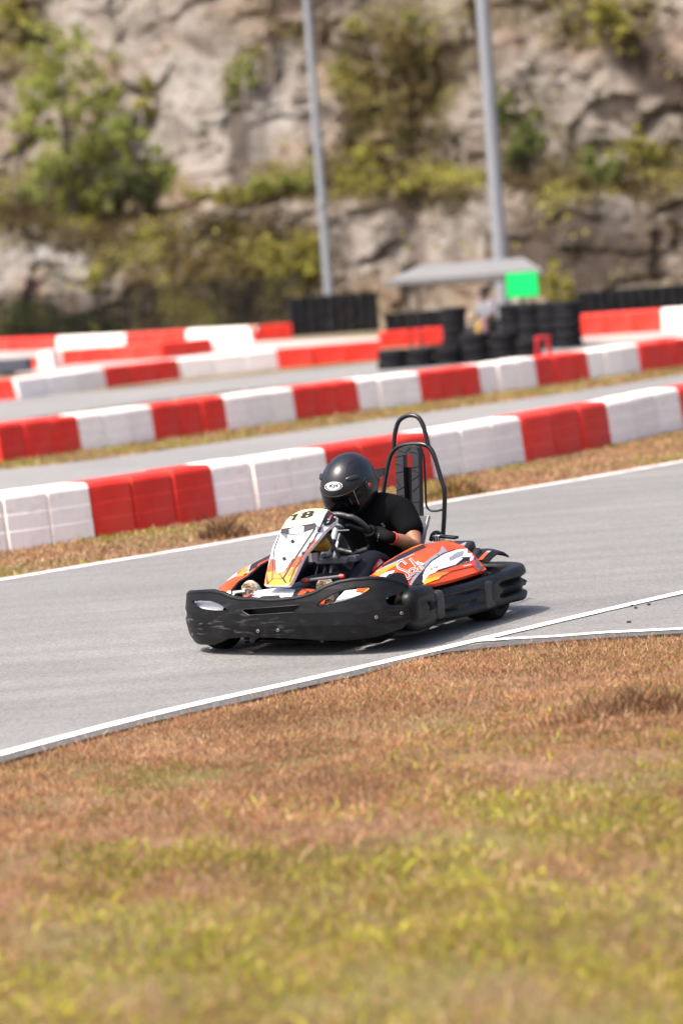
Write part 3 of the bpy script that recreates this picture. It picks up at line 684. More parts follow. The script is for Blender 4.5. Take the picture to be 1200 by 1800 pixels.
def cliff_mat():
    m = bpy.data.materials.new('cliff_rock'); m.use_nodes = True; n = m.node_tree.nodes; l = m.node_tree.links; b = n['Principled BSDF']; b.inputs['Roughness'].default_value = .95; b.inputs['Specular IOR Level'].default_value = .15
    tc = n.new('ShaderNodeTexCoord')
    def nz(sc, det=5, rough=.6, stretch=None, dist=0):
        t = n.new('ShaderNodeTexNoise'); t.inputs['Scale'].default_value = sc; t.inputs['Detail'].default_value = det; t.inputs['Roughness'].default_value = rough; t.inputs['Distortion'].default_value = dist
        if stretch:
            mp_ = n.new('ShaderNodeMapping'); mp_.inputs['Scale'].default_value = stretch; l.new(tc.outputs['Object'], mp_.inputs[0]); l.new(mp_.outputs[0], t.inputs['Vector'])
        else: l.new(tc.outputs['Object'], t.inputs['Vector'])
        return t.outputs['Fac']
    def ramp(src, st):
        r_ = n.new('ShaderNodeValToRGB'); e = r_.color_ramp.elements
        while len(e) < len(st): e.new(.5)
        for q_, (p, c) in zip(e, st): q_.position = p; q_.color = (*c, 1)
        l.new(src, r_.inputs[0]); return r_.outputs[0]
    def mix(f, a, b_):
        x = n.new('ShaderNodeMix'); x.data_type = 'RGBA'
        if hasattr(f, 'links'): l.new(f, x.inputs[0])
        else: x.inputs[0].default_value = f
        for s_, i in ((a, 6), (b_, 7)):
            if hasattr(s_, 'links'): l.new(s_, x.inputs[i])
            else: x.inputs[i].default_value = (*s_, 1)
        return x.outputs[2]
    def att(nm):
        a = n.new('ShaderNodeAttribute'); a.attribute_name = nm; return a.outputs['Fac']
    def mul(a, k_):
        x = n.new('ShaderNodeMath'); x.operation = 'MULTIPLY'; l.new(a, x.inputs[0])
        if hasattr(k_, 'links'): l.new(k_, x.inputs[1])
        else: x.inputs[1].default_value = k_
        return x.outputs[0]
    base = ramp(nz(.45, 7, .65), [(.28, (.115, .089, .066)), (.42, (.172, .140, .110)), (.55, (.225, .192, .158)), (.7, (.28, .246, .21))])
    warm = ramp(nz(.22, 4), [(.5, (0, 0, 0)), (.66, (1, 1, 1))])
    c = mix(mul(warm, .6), base, (.185, .115, .062))
    pk = ramp(nz(.35, 5, .6, None, .4), [(.54, (0, 0, 0)), (.66, (1, 1, 1))])
    c = mix(mul(pk, .45), c, (.23, .145, .115))
    st = ramp(nz(.9, 5, .6, (1.3, 1.3, .22)), [(.52, (0, 0, 0)), (.68, (1, 1, 1))])
    c = mix(mul(st, .55), c, (.075, .055, .048))
    pl = ramp(nz(1.1, 6, .7), [(.35, (.19, .172, .156)), (.6, (.29, .277, .263))])
    c = mix(mul(att('pale'), .75), c, pl)
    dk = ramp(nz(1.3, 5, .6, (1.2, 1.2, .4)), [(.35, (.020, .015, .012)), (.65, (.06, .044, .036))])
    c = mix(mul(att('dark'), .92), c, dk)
    vg = ramp(nz(1.6, 6, .7), [(.3, (.045, .036, .016)), (.48, (.08, .066, .026)), (.62, (.105, .092, .030)), (.75, (.135, .122, .034))])
    vf = ramp(nz(.8, 6, .7), [(.38, (0, 0, 0)), (.52, (1, 1, 1))])
    c = mix(mul(att('veg'), vf), c, vg)
    l.new(c, b.inputs['Base Color'])
    bp = n.new('ShaderNodeBump'); bp.inputs['Strength'].default_value = .8; bp.inputs['Distance'].default_value = .5
    l.new(nz(1.4, 8, .65), bp.inputs['Height']); l.new(bp.outputs[0], b.inputs['Normal'])
    return m
def base_y(X): return 112 - .92 * max(-34, min(26, X)) + 1.2 * math.sin(X * .5)
def profile(X, s_):
    # s in 0..1 up the face -> (setback, z); lower wall, vegetated bench, tall upper wall
    zl = 4.6 + .5 * math.sin(X * .3 + 1) - .03 * X; bench = 4.2 + math.sin(X * .21)
    if s_ < .25: t = s_ / .25; return (1.6 * t, zl * t)
    if s_ < .38: t = (s_ - .25) / .13; return (1.6 + bench * t, zl + .9 * t)
    t = (s_ - .38) / .62; return (1.6 + bench + 9.5 * t + 1.2 * math.sin(t * 9 + X * .2), zl + .9 + 23 * t)
NX, NS = 600, 250
CV = []; aV = []; aD = []; aP = []
for i in range(NS):
    s_ = i / (NS - 1)
    for j in range(NX):
        X = -56 + 122 * j / (NX - 1); sb, z = profile(X, s_)
        q_ = V((X, sb * .6, z))
        d = noise.fractal(q_ * .16, 1.0, 2.0, 4) * .7
        vd, vp = noise.voronoi(q_ * V((.34, .5, .28)) + noise.noise_vector(q_ * .5) * .35)
        cell = noise.cell(vp[0] * 7.3); d += (cell - .5) * .42 + noise.noise(q_ * V((1.3, 1.0, .18))) * .34
        vd2, vp2 = noise.voronoi(q_ * V((.8, .9, 1.05)) + noise.noise_vector(q_ * .9) * .3); d += (noise.cell(vp2[0] * 5.1) - .5) * .28
        d += noise.fractal(q_ * 1.1, .8, 2.1, 4) * .22
        k_ = min(1, s_ / .05)
        P = V((X + noise.noise(q_ * .6) * .5, base_y(X) + sb - d * k_ * .9, z + noise.noise(q_ * .8 + V((7, 7, 7))) * .35 * k_ - .2))
        px, py = proj(P); wx = px + 45 * noise.noise(q_ * .45); wy = py + 45 * noise.noise(q_ * .45 + V((31, 3, 8)))
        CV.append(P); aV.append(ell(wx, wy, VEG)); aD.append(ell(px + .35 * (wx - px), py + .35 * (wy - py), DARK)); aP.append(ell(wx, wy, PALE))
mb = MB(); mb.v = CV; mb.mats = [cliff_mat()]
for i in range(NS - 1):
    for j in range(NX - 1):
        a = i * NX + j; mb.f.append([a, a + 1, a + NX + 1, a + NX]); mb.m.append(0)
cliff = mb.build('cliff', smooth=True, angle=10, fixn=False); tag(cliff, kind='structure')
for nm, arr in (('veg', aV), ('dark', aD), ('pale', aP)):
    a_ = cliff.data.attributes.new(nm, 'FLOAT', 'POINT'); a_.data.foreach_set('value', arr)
cb = BVHTree.FromPolygons([tuple(p) for p in CV], mb.f)
def on_cliff(px, py):
    r_ = cb.ray_cast(CAM, ray(px, py).normalized()); return r_[0] if r_[0] else at_depth(px, py, 122)
# plateau and slopes behind so nothing ends abruptly
LEAF_M = attr_mat('leaves', .8, .42, .2, .8)
def leaves_mesh(name, P, size, C, parent=None, kind=None, m=LEAF_M):
    n = len(P); nrm = RNG.normal(size=(n, 3)); nrm[:, 2] += .5; nrm /= np.linalg.norm(nrm, axis=1)[:, None]
    t = np.cross(nrm, RNG.normal(size=(n, 3))); t /= np.linalg.norm(t, axis=1)[:, None]; b_ = np.cross(nrm, t)
    s_ = (size * RNG.uniform(.6, 1.4, n))[:, None]; Vv = np.zeros((n, 4, 3))
    Vv[:, 0] = P - t * s_; Vv[:, 1] = P + b_ * s_ * .5; Vv[:, 2] = P + t * s_; Vv[:, 3] = P - b_ * s_ * .5
    me = bpy.data.meshes.new(name); me.vertices.add(n * 4); me.vertices.foreach_set('co', Vv.ravel()); me.loops.add(n * 4); me.loops.foreach_set('vertex_index', np.arange(n * 4, dtype=np.int32))
    me.polygons.add(n); me.polygons.foreach_set('loop_start', np.arange(0, n * 4, 4, dtype=np.int32))
    CC = np.ones((n, 4, 4)); CC[:, :, :3] = C[:, None, :]
    a_ = me.attributes.new('tint', 'FLOAT_COLOR', 'POINT'); a_.data.foreach_set('color', CC.ravel()); me.materials.append(m); me.update(); me.validate()
    o = bpy.data.objects.new(name, me); COL.objects.link(o)
    if parent: o.parent = parent
    if kind: o['kind'] = kind
    return o
GREENS = {'deep': (.135, .17, .045), 'mid': (.21, .24, .065), 'bright': (.27, .29, .075), 'yellow': (.31, .285, .065), 'olive': (.165, .13, .05), 'dark': (.055, .065, .026)}
def cloud(c, r_, n):
    d = RNG.normal(size=(n, 3)); d /= np.linalg.norm(d, axis=1)[:, None]; rad = RNG.random(n) ** .45
    return np.array(c) + d * rad[:, None] * np.array(r_)
BARK = pm('bark', (.10, .08, .06), .9, var=.3)
def plant(name, label, cat, base, clumps, size, tone, trunk=True, per=420, group=None):
    base = V(base); e = empty(name, base, label=label, cat=cat, group=group); P = []; C = []
    for (dx, dy, dz, r_, tn) in clumps:
        for _ in range(11):
            o_ = RNG.normal(size=3) * r_ * .55; rr = r_ * RNG.uniform(.18, .55); n = int(per * (r_ ** 1.5) / 11) + 8
            P.append(cloud((dx + o_[0], dy + o_[1] * .8, dz + o_[2]), (rr, rr, rr * .85), n)); c = np.array(GREENS[tn or tone])
            C.append(c * RNG.uniform(.65, 1.4, n)[:, None] * RNG.uniform(.8, 1.2))
    leaves_mesh('crown' if name == 'tree' else 'foliage', np.concatenate(P), size, np.concatenate(C), e)
    mb = MB(); h = max(c[2] for c in clumps)
    if trunk:
        mb.tube([(0, 0, -.4), (.05, 0, h * .25), (-.08, 0, h * .55), (0, 0, h * .9)], [.16, .13, .09, .03], BARK, 8)
        for (dx, dy, dz, r_, tn) in clumps: mb.tube([(0, 0, max(.2, dz * .45)), (dx * .5, dy * .5, dz * .8), (dx, dy, dz)], [.06, .045, .015], BARK, 6)
    else:
        for (dx, dy, dz, r_, tn) in clumps: mb.tube([(dx * .3, dy * .3, -.3), (dx * .8, dy * .8, dz * .6), (dx, dy, dz + r_ * .3)], [.03, .025, .008], BARK, 5)
    mb.build('trunk' if name == 'tree' else 'stem', e)
    return e
def plant_px(name, label, cat, basepx, blobs, tone, size=.13, trunk=False, per=420, lift=.0):
    b0 = on_cliff(*basepx); Y = b0.y - .6; base = at_depth(basepx[0], basepx[1], Y)
    sc = Y / F_PX; cl_ = []
    for bl in blobs:
        px, py, r_ = bl[:3]; p = at_depth(px, py, Y) - base
        cl_.append((p.x, random.uniform(-.4, .4) * r_ * sc, p.z, r_ * sc, bl[3] if len(bl) > 3 else None))
    return plant(name, label, cat, base, cl_, size, tone, trunk, per)
plant_px('tree', 'tall loose green tree on the quarry bench, its top the highest', 'tree', (128, 385), [(115, 70, 38, 'bright'), (85, 115, 45), (150, 120, 45), (60, 175, 48), (120, 170, 50), (185, 190, 50), (50, 235, 45), (110, 245, 50), (170, 255, 50), (225, 245, 40), (90, 305, 42, 'mid'), (190, 310, 45), (140, 340, 35, 'bright')], 'bright', .13, True, 330)
plant_px('tree', 'shorter dark green tree between the tall tree and the pale rock', 'tree', (250, 380), [(225, 240, 34), (250, 290, 40), (205, 320, 40, 'dark'), (275, 320, 40), (310, 330, 34, 'mid'), (240, 345, 36, 'dark'), (300, 300, 26, 'mid'), (335, 345, 24, 'bright')], 'mid', .13, True, 420)
SH = [('long strip of yellow-green grass along the bench left of the slim pole', (450, 352), [(x, 338 + (x % 3) * 3, 12) for x in range(330, 575, 22)], 'yellow'),
      ('long strip of dry yellow grass along the bench between the two poles', (700, 345), [(x, 322 + (x % 4) * 3, 13) for x in range(600, 850, 24)], 'yellow'),
      ('bright round yellow-green bush at the foot of the slim pole', (525, 500), [(520, 430, 32), (500, 450, 28), (540, 455, 30), (520, 475, 28)], 'yellow'),
      ('narrow yellow-green bush standing alone on the lower rock face', (165, 525), [(165, 480, 17), (168, 505, 18)], 'yellow'),
      ('green creeper bush low behind the dark fence', (315, 590), [(310, 545, 22), (325, 570, 24), (300, 572, 18)], 'mid'),
      ('dark green bush hanging right of the thick pole', (905, 300), [(880, 170, 20, 'mid'), (890, 200, 24), (920, 225, 24), (905, 260, 24), (935, 260, 20), (915, 285, 20, 'dark')], 'deep'),
      ('yellow-green bush beside the dark hollow at the top right', (1085, 95), [(1065, 40, 28), (1095, 60, 24), (1080, 15, 22), (1050, 10, 20)], 'yellow'),
      ('yellowish bush behind the green light panel', (980, 540), [(975, 495, 26), (955, 510, 22), (990, 520, 20)], 'yellow'),
      ('dull green bush on the bench left of the far right rock', (1050, 330), [(1040, 290, 26, 'deep'), (1065, 305, 22, 'deep'), (1020, 310, 24)], 'olive'),
      ('yellow-green bush above the right bench', (1135, 290), [(1120, 258, 24), (1150, 265, 24), (1095, 265, 18)], 'yellow'),
      ('small green bush growing on the pale rock above the slim pole ledge', (425, 165), [(420, 140, 22), (440, 150, 16), (405, 145, 14)], 'mid'),
      ('pale yellow bush right of the tall tree top', (255, 215), [(255, 150, 16), (250, 185, 20), (262, 200, 18)], 'yellow'),
      ('wide pale green bush on the slope right of the slim pole', (640, 320), [(650, 265, 26), (625, 285, 28), (670, 285, 24, 'olive'), (610, 310, 24), (705, 215, 18, 'olive')], 'yellow'),
      ('low bright green bush on the bench edge left of the slim pole', (490, 350), [(450, 325, 18), (480, 322, 22), (515, 325, 22), (540, 330, 18)], 'bright'),
      ('brown leafless thicket on the slope between the two poles', (700, 270), [(690, 100, 40), (720, 150, 34), (700, 200, 34), (745, 210, 26), (660, 150, 22), (730, 80, 30)], 'olive'),
      ('dark olive bush low on the rock face left of the slim pole', (430, 520), [(400, 455, 26), (440, 470, 28), (380, 490, 24), (350, 470, 20)], 'olive'),
      ('dark bush behind the fence right of the pale boulders', (410, 590), [(400, 550, 28), (440, 555, 28), (470, 545, 26), (370, 560, 22)], 'dark'),
      ('small yellow bush at the top left corner of the quarry', (25, 60), [(18, 20, 22), (40, 35, 18)], 'yellow'),
      ('small yellow-green bush high on the slope between the poles', (735, 60), [(730, 30, 18), (745, 45, 14), (620, 50, 16, 'yellow')], 'bright'),
      ('pale green bush low at the far right behind the tyre wall', (1100, 540), [(1095, 490, 24), (1110, 515, 22)], 'yellow'),
      ('dark bush mass behind the middle of the fence', (200, 592), [(150, 570, 24), (190, 572, 24), (120, 575, 22), (240, 575, 22), (280, 568, 22), (350, 565, 22)], 'dark'),
      ('dark green bush at the left end behind the fence', (40, 590), [(20, 550, 26), (50, 560, 24), (85, 560, 22)], 'deep')]
for lb, b_, bl, tn in SH: plant_px('shrub', lb, 'shrub', b_, bl, tn, .11, False, 520)
# rough growth clinging to the rock
vv = np.array([tuple(p) for p in CV]); wv = np.clip(np.array(aV), 0, None) + .17 * np.clip(.4 + pn(vv[:, [0, 2]], .55, 1) + .5 * pn(vv[:, [0, 2]], 1.6, 4), 0, 1); idx = RNG.choice(len(vv), 52000, p=wv / wv.sum())
P = vv[idx] + RNG.normal(size=(len(idx), 3)) * np.array([.18, .12, .14]) + np.array([0, -.12, .1]); pj = pn(P[:, [0, 2]], .9, 3) + RNG.normal(size=len(P)) * .3
C = np.where((pj > .35)[:, None], np.array(GREENS['yellow']), np.where((pj > -.1)[:, None], np.array(GREENS['olive']), np.array([.085, .06, .028]))) * RNG.uniform(.6, 1.3, len(P))[:, None]
leaves_mesh('undergrowth', P, .12, C, kind='stuff')
# dark wire fence along the base, left
FEN = pm('fence_wire', (.006, .006, .007), .8, spec=.1)
fa, fb = at(-260, 608), at(520, 585); fe = empty('wire_fence', fa, label='dark wire mesh fence on posts along the foot of the cliff', cat='fence'); fdv = fb - fa; Lf = fdv.length; fn = fdv.normalized()
mb = MB()
for i in range(int(Lf / .11)):
    p = fn * (i * .11); mb.box(p + V((0, 0, .9)), (.020, .012, 1.8), FEN)
for k_ in range(19): mb.box(fdv / 2 + V((0, -.012, .05 + k_ * .098)), (Lf, .008, .014), FEN, Matrix.Rotation(math.atan2(fn.y, fn.x), 3, 'Z'))
mb.build('mesh_panel', fe, smooth=False)
for i in range(int(Lf / 2.6) + 1):
    mb = MB(); p = fn * (i * 2.6); mb.tube([p + V((0, 0, 0)), p + V((0, 0, 1.95))], .03, FEN, 8); mb.build('post', fe)

# ================================================================== GO-KART (kart space: x forward, y to the driver's left, z up)
# ---- front fairing bumper
plan = smoothpath([(.24, .715, 0), (.42, .73, 0), (.56, .712, 0), (.69, .65, 0), (.78, .53, 0), (.835, .34, 0), (.865, .0, 0), (.835, -.34, 0), (.78, -.53, 0), (.69, -.65, 0), (.56, -.712, 0), (.42, -.73, 0), (.24, -.715, 0)], 10)
_pd = [0]
for a, b_ in zip(plan, plan[1:]): _pd.append(_pd[-1] + (b_ - a).length)
_mid = _pd[-1] / 2
def bump_prof(z):  # outward swell of the fairing with height
    return float(np.interp(z, [.03, .06, .10, .17, .24, .30, .36, .42], [-.055, -.03, -.008, .006, .004, -.006, -.022, -.045]))
def fair(s_, z, inset=0.0):
    s_ = min(max(s_ + _mid, 1e-6), _pd[-1] - 1e-6)
    i = int(np.searchsorted(_pd, s_)) - 1; t = (s_ - _pd[i]) / (_pd[i + 1] - _pd[i]); p = plan[i].lerp(plan[i + 1], t)
    tg = (plan[min(i + 2, len(plan) - 1)] - plan[max(i - 1, 0)]).normalized(); n = V((-tg.y, tg.x, 0))
    if n.dot(V((p.x - .1, p.y, 0))) < 0: n = -n
    q_ = p + n * (bump_prof(z) - inset); q_.z = z; return q_
_SS = np.linspace(-_mid, _mid, 120); _ZZ = np.linspace(.02, .46, 23)
fb_ = MB(); fb_.grid([[fair(s_, z) for s_ in _SS] for z in _ZZ], BLACK_P); fbv = fb_.bvh()
def to_sz(px, py):
    p = hit(fbv, px, py); best = min(range(len(_SS)), key=lambda i: (fair(_SS[i], p.z) - p).length)
    i0 = _SS[max(best - 1, 0)]; i1 = _SS[min(best + 1, 119)]
    c = min(np.linspace(i0, i1, 21), key=lambda s_: (fair(s_, p.z) - p).length)
    return (float(c), float(p.z))
sgn = 1 if fair(.3, .2).y > 0 else -1
half_px = [(470, 1055), (510, 1052), (530, 1048.5), (552, 1041), (573, 1030), (595, 1022.5), (617, 1018.6), (649, 1016), (671, 1016.4), (692.5, 1020), (710, 1026), (717, 1031), (714, 1037.5), (695, 1045), (680.5, 1050.5), (677.5, 1057), (684, 1064), (706, 1064.5), (715, 1066), (719, 1072), (717, 1082), (699, 1094), (660, 1105), (617, 1114), (562, 1121), (530, 1120), (470, 1121)]
hs_ = [to_sz(*p) for p in half_px]; c0 = hs_[0][0]
hs_ = [(0.0, hs_[0][1])] + hs_[1:-1] + [(0.0, hs_[-1][1])]
hs_ = [(abs(a) if i else 0.0, z) for i, (a, z) in enumerate(hs_)]
hs_[-1] = (0.0, hs_[-1][1])
def dens(P, closed=True, st=.012):
    out = []
    for a, b_ in zip(P, P[1:] + P[:1] if closed else P[1:]):
        n = max(1, int(math.hypot(b_[0] - a[0], b_[1] - a[1]) / st))
        out += [(a[0] + (b_[0] - a[0]) * k_ / n, a[1] + (b_[1] - a[1]) * k_ / n) for k_ in range(n)]
    return out
top_i = half_px.index((695, 1045))
iB = half_px.index((699, 1094))
pos_half = hs_[:iB - 1] + [(.80, .150), (.81, .085), (.77, .054), (.62, .048), (.45, .055), (.37, .075), (.30, .10), (.15, .11), hs_[-1]]
pos_half = [(a, z - .062 * min(1, max(0, (a - .12) / .42)) * min(1, max(0, (z - .14) / .12))) for a, z in pos_half]
neg_half = hs_[1:iB - 1] + [(.80, .165), (.745, .125), (.60, .095), (.46, .084), (.28, .088), (.15, .10)]
outer = pos_half + [(-a, z) for a, z in neg_half[::-1]]
holeR = [to_sz(*p) for p in [(556, 1066), (562.5, 1058), (578, 1047), (597, 1039), (625, 1033), (649, 1032), (650, 1036), (634, 1046), (606, 1056), (580, 1062)]]
holeR = [(abs(a), z) for a, z in holeR]; holeL = [(-a, z) for a, z in holeR]; holeR, holeL = [(a, z - .062 * min(1, max(0, (a - .12) / .42))) for a, z in holeR], holeL[::-1]
slot = [to_sz(*p) for p in [(420, 1071), (516, 1064), (519, 1067), (508, 1077), (430, 1082), (419, 1075)]]
sc_ = sum(a for a, z in slot) / len(slot); slot = [(a - sc_, z) for a, z in slot]
rings = [dens(outer), dens(holeR), dens(holeL), dens(slot)]
vs, fs = tess(rings); vv_, ff_ = gridcut(vs, fs, .022)
fm = MB(); n_ = len(vv_)
fm.add([fair(p[0], p[1]) for p in vv_], ff_, BLACK_P)
fm.add([fair(p[0], p[1], .014) for p in vv_], [f[::-1] for f in ff_], BLACK_P)
for rg in rings:
    a = [fair(*p) for p in rg]; b_ = [fair(p[0], p[1], .014) for p in rg]
    fm.grid([a, b_], BLACK_P, closed_u=True)
# rolled top lip and thin lips round the openings
lip = [(a, z - .006) for a, z in [(-q_[0], q_[1]) for q_ in hs_[1:12]][::-1] + pos_half[:12]]
lip = dens(lip, False, .02) + [lip[-1]]
fm.tube(smoothpath([fair(a, z, .012) for a, z in lip], 2), .0155, BLACK_P, 10)
for rg, r_ in ((holeR, .005), (holeL, .005), (slot, .004)):
    fm.tube([fair(a, z, .002) for a, z in dens(rg, True, .015)], r_, BLACK_P, 6, closed=True)
scuff = pm('scuffed_plastic', (.0045, .0047, .0056), .42, var=.3, scale=9, bump=.08, bscale=30, alt=(.013, .013, .0135), altscale=7, alttr=(.52, .72), spec=.2)
def add_scuffs(m):
    n = m.node_tree.nodes; l = m.node_tree.links; b = n['Principled BSDF']; tc = n.new('ShaderNodeTexCoord')
    mp_ = n.new('ShaderNodeMapping'); mp_.inputs['Scale'].default_value = (3, 5, 26); mp_.inputs['Rotation'].default_value = (R(9), 0, 0); l.new(tc.outputs['Object'], mp_.inputs[0])
    nz = n.new('ShaderNodeTexNoise'); nz.inputs['Scale'].default_value = 2.2; nz.inputs['Detail'].default_value = 6; nz.inputs['Distortion'].default_value = .6; l.new(mp_.outputs[0], nz.inputs['Vector'])
    cr = n.new('ShaderNodeMapRange'); cr.inputs[1].default_value = .56; cr.inputs[2].default_value = .72; l.new(nz.outputs['Fac'], cr.inputs[0])
    sx = n.new('ShaderNodeSeparateXYZ'); l.new(tc.outputs['Object'], sx.inputs[0])
    my = n.new('ShaderNodeMapRange'); my.inputs[1].default_value = .1; my.inputs[2].default_value = -.58; my.inputs[3].default_value = .22; my.inputs[4].default_value = 1; l.new(sx.outputs['Y'], my.inputs[0])
    mz = n.new('ShaderNodeMapRange'); mz.inputs[1].default_value = .31; mz.inputs[2].default_value = .2; l.new(sx.outputs['Z'], mz.inputs[0])
    a = n.new('ShaderNodeMath'); a.operation = 'MULTIPLY'; l.new(cr.outputs[0], a.inputs[0]); l.new(my.outputs[0], a.inputs[1])
    a2 = n.new('ShaderNodeMath'); a2.operation = 'MULTIPLY'; l.new(a.outputs[0], a2.inputs[0]); l.new(mz.outputs[0], a2.inputs[1])
    mx = n.new('ShaderNodeMix'); mx.data_type = 'RGBA'; mx.inputs[7].default_value = (.13, .13, .133, 1)
    nb = n.new('ShaderNodeTexNoise'); nb.inputs['Scale'].default_value = 5.5; nb.inputs['Detail'].default_value = 3; l.new(tc.outputs['Object'], nb.inputs['Vector']); mb_ = n.new('ShaderNodeMapRange'); mb_.inputs[1].default_value = .38; mb_.inputs[2].default_value = .54; l.new(nb.outputs['Fac'], mb_.inputs[0]); a3 = n.new('ShaderNodeMath'); a3.operation = 'MULTIPLY'; l.new(a2.outputs[0], a3.inputs[0]); l.new(mb_.outputs[0], a3.inputs[1])
    l.new(a3.outputs[0], mx.inputs[0]); l.new(b.inputs['Base Color'].links[0].from_socket, mx.inputs[6]); l.new(mx.outputs[2], b.inputs['Base Color'])
add_scuffs(scuff)
fm.mats = [scuff]; fm.m = [0] * len(fm.f)
fbump = fm.build('front_bumper', kart, angle=40)
for px in ((454, 1109), (489, 1107.5), (661, 1085), (705, 1078)):
    p = hit(fbv, *px, .0); q_ = hit(fbv, *px, .008); mb = MB(); d = (q_ - p).normalized()
    mb.tube([p - d * .002, q_], .0085, SILVER, 10); mb.tube([p, p + d * .0095], .0045, BLACK_D, 8); mb.build('bolt', fbump)
# inward flange standing up behind the fairing end
for sy in (1, -1):
    fl_ = MB()
    tr = [(678, 1022), (690, 1009), (703, 1006), (711, 1009), (716, 1020), (720, 1032), (708, 1036), (690, 1033)]
    P = [K(x, y, y=.60) for x, y in tr]; vs, fs = tess([[(p.x, p.z) for p in P]])
    fl_.add([V((p[0], .60, p[1])) for p in vs], fs, BLACK_P); fl_.add([V((p[0], .575, p[1])) for p in vs], fs, BLACK_P)
    fl_.grid([[V((p.x, .60, p.z)) for p in P], [V((p.x, .575, p.z)) for p in P]], BLACK_P, closed_u=True)
    if sy > 0: fl_.build('fairing_flange', kart, bevel=.006)
    # swollen bumper end
    be = MB(); be.sell((.395, .632, .198), (.158, .076, .122), BLACK_P, .62, .62, 36, 20)
    for v in be.v:
        for z0, wd in ((.245, .012), (.165, .010)):
            v.y -= .016 * math.exp(-((v.z - z0) / wd) ** 2) * (1 if v.y > .66 and v.x < .48 else .0)
    be.tube(smoothpath([(.60, .58, .085), (.48, .635, .08), (.38, .65, .085), (.28, .64, .10)], 5), .026, BLACK_P, 10)
    o_ = MB(); o_.merge(be, None if sy > 0 else (lambda p: V((p.x, -p.y, .05 + (p.z - .05) * .8)))); bo = o_.build('bumper_end', kart, angle=50)
    sl = MB(); cx, cz = .335, .205
    sl.box((cx, .702, cz), (.062, .012, .036), BLACK_D)
    sl.tube([(cx - .036, .707, cz - .021), (cx + .036, .707, cz - .021), (cx + .036, .707, cz + .021), (cx - .036, .707, cz + .021)], .0045, BLACK_P, 6, closed=True)
    o_ = MB(); o_.merge(sl, None if sy > 0 else mirY); o_.build('slot_vent', bo)
# ---- side and rear bumper: one swept body with ribs
path = smoothpath([(.30, .585, 0), (.20, .615, 0), (.0, .645, 0), (-.3, .665, 0), (-.6, .675, 0), (-.78, .665, 0), (-.875, .60, 0), (-.91, .48, 0), (-.92, .2, 0), (-.92, -.2, 0), (-.91, -.48, 0), (-.875, -.60, 0), (-.78, -.665, 0), (-.6, -.675, 0), (-.3, -.665, 0), (.0, -.645, 0), (.20, -.615, 0), (.30, -.585, 0)], 8)
NP = 56; rows = []
for i, p in enumerate(path):
    t = (path[min(i + 1, len(path) - 1)] - path[max(i - 1, 0)]).normalized(); n = V((-t.y, t.x, 0))
    if n.dot(V((p.x + .2, p.y, 0))) < 0: n = -n
    xx = p.x if abs(p.y) > .5 else -1
    f_b = float(np.interp(xx, [-1, -.50, -.42, -.28, -.22, .12, .22, .3], [1, 1, 0, 0, .55, .55, .12, .0]))  # how deep the grooves are
    zt = float(np.interp(xx, [-.9, -.5, -.2, .1, .3], [.285, .275, .265, .27, .262])); zb = float(np.interp(xx, [-.9, -.6, -.1, .3], [.070, .082, .078, .098]))
    th = float(np.interp(xx, [-1, -.3, .15, .3], [.052, .050, .046, .034])); row = []
    for k_ in range(NP):
        a = 2 * math.pi * k_ / NP
        ca, sa = math.cos(a), math.sin(a)
        o_ = math.copysign(abs(ca) ** .55, ca) * th; z = (zt + zb) / 2 + math.copysign(abs(sa) ** .6, sa) * (zt - zb) / 2
        if ca > 0:
            for zz_ in (.143, .208): o_ -= .040 * f_b * math.exp(-((z - zz_) / .0125) ** 2)
        row.append(V((p.x, p.y, 0)) + n * o_ + V((0, 0, z)))
    rows.append(row)
sb = MB(); sb.grid(rows, BLACK_P, closed_u=True); sb.add(rows[0], [tuple(range(NP))], BLACK_P); sb.add(rows[-1], [tuple(range(NP))], BLACK_P)
sbo = sb.build('side_and_rear_bumper', kart, angle=60)
for sy in (1, -1):
    # scraped patch on the flat block ahead of the ribs
    mb = MB(); mb.sell((-.345, .69 * sy, .172), (.075, .0272, .080), BROWNBLK, .4, .4, 24, 14); mb.build('scraped_block', sbo)
    mb = MB(); mb.box((-.795, .690 * sy, .176), (.045, .03, .026), BLACK_D, Matrix.Rotation(.30 * sy, 3, 'Z')); mb.build('slot_vent', sbo)
    mb = MB(); mb.sell((.215, .64 * sy, .19), (.05, .055, .082), BROWNBLK, .4, .4, 16, 10); mb.build('joint_sleeve', sbo)

# ---- side pods (shell is a lofted surface; printing lies on the shell)
XI = [.66, .526, .424, .281, .169, .025, -.143, -.30, -.42]; ZI = [.315, .375, .392, .436, .452, .474, .482, .474, .47]
def pod_pt(x, t):
    zi = float(np.interp(x, XI[::-1], ZI[::-1])); zo = float(np.interp(x, [-.45, .0, .35, .7], [.302, .302, .312, .285]))
    yi = .40; yo = float(np.interp(x, [-.45, -.1, .2, .4, .6, .7], [.655, .665, .665, .62, .52, .47]))
    y = yi + (yo - yi) * t; z = zi + (zo - zi) * (t ** 1.55)
    z += .018 * math.sin(math.pi * t); return V((x, y, z))
pod = MB(); px_ = np.linspace(.66, -.42, 34); pt_ = np.linspace(0, 1, 14)
pod.grid([[pod_pt(x, t) for t in pt_] for x in px_], ORANGE); pbv = pod.bvh()
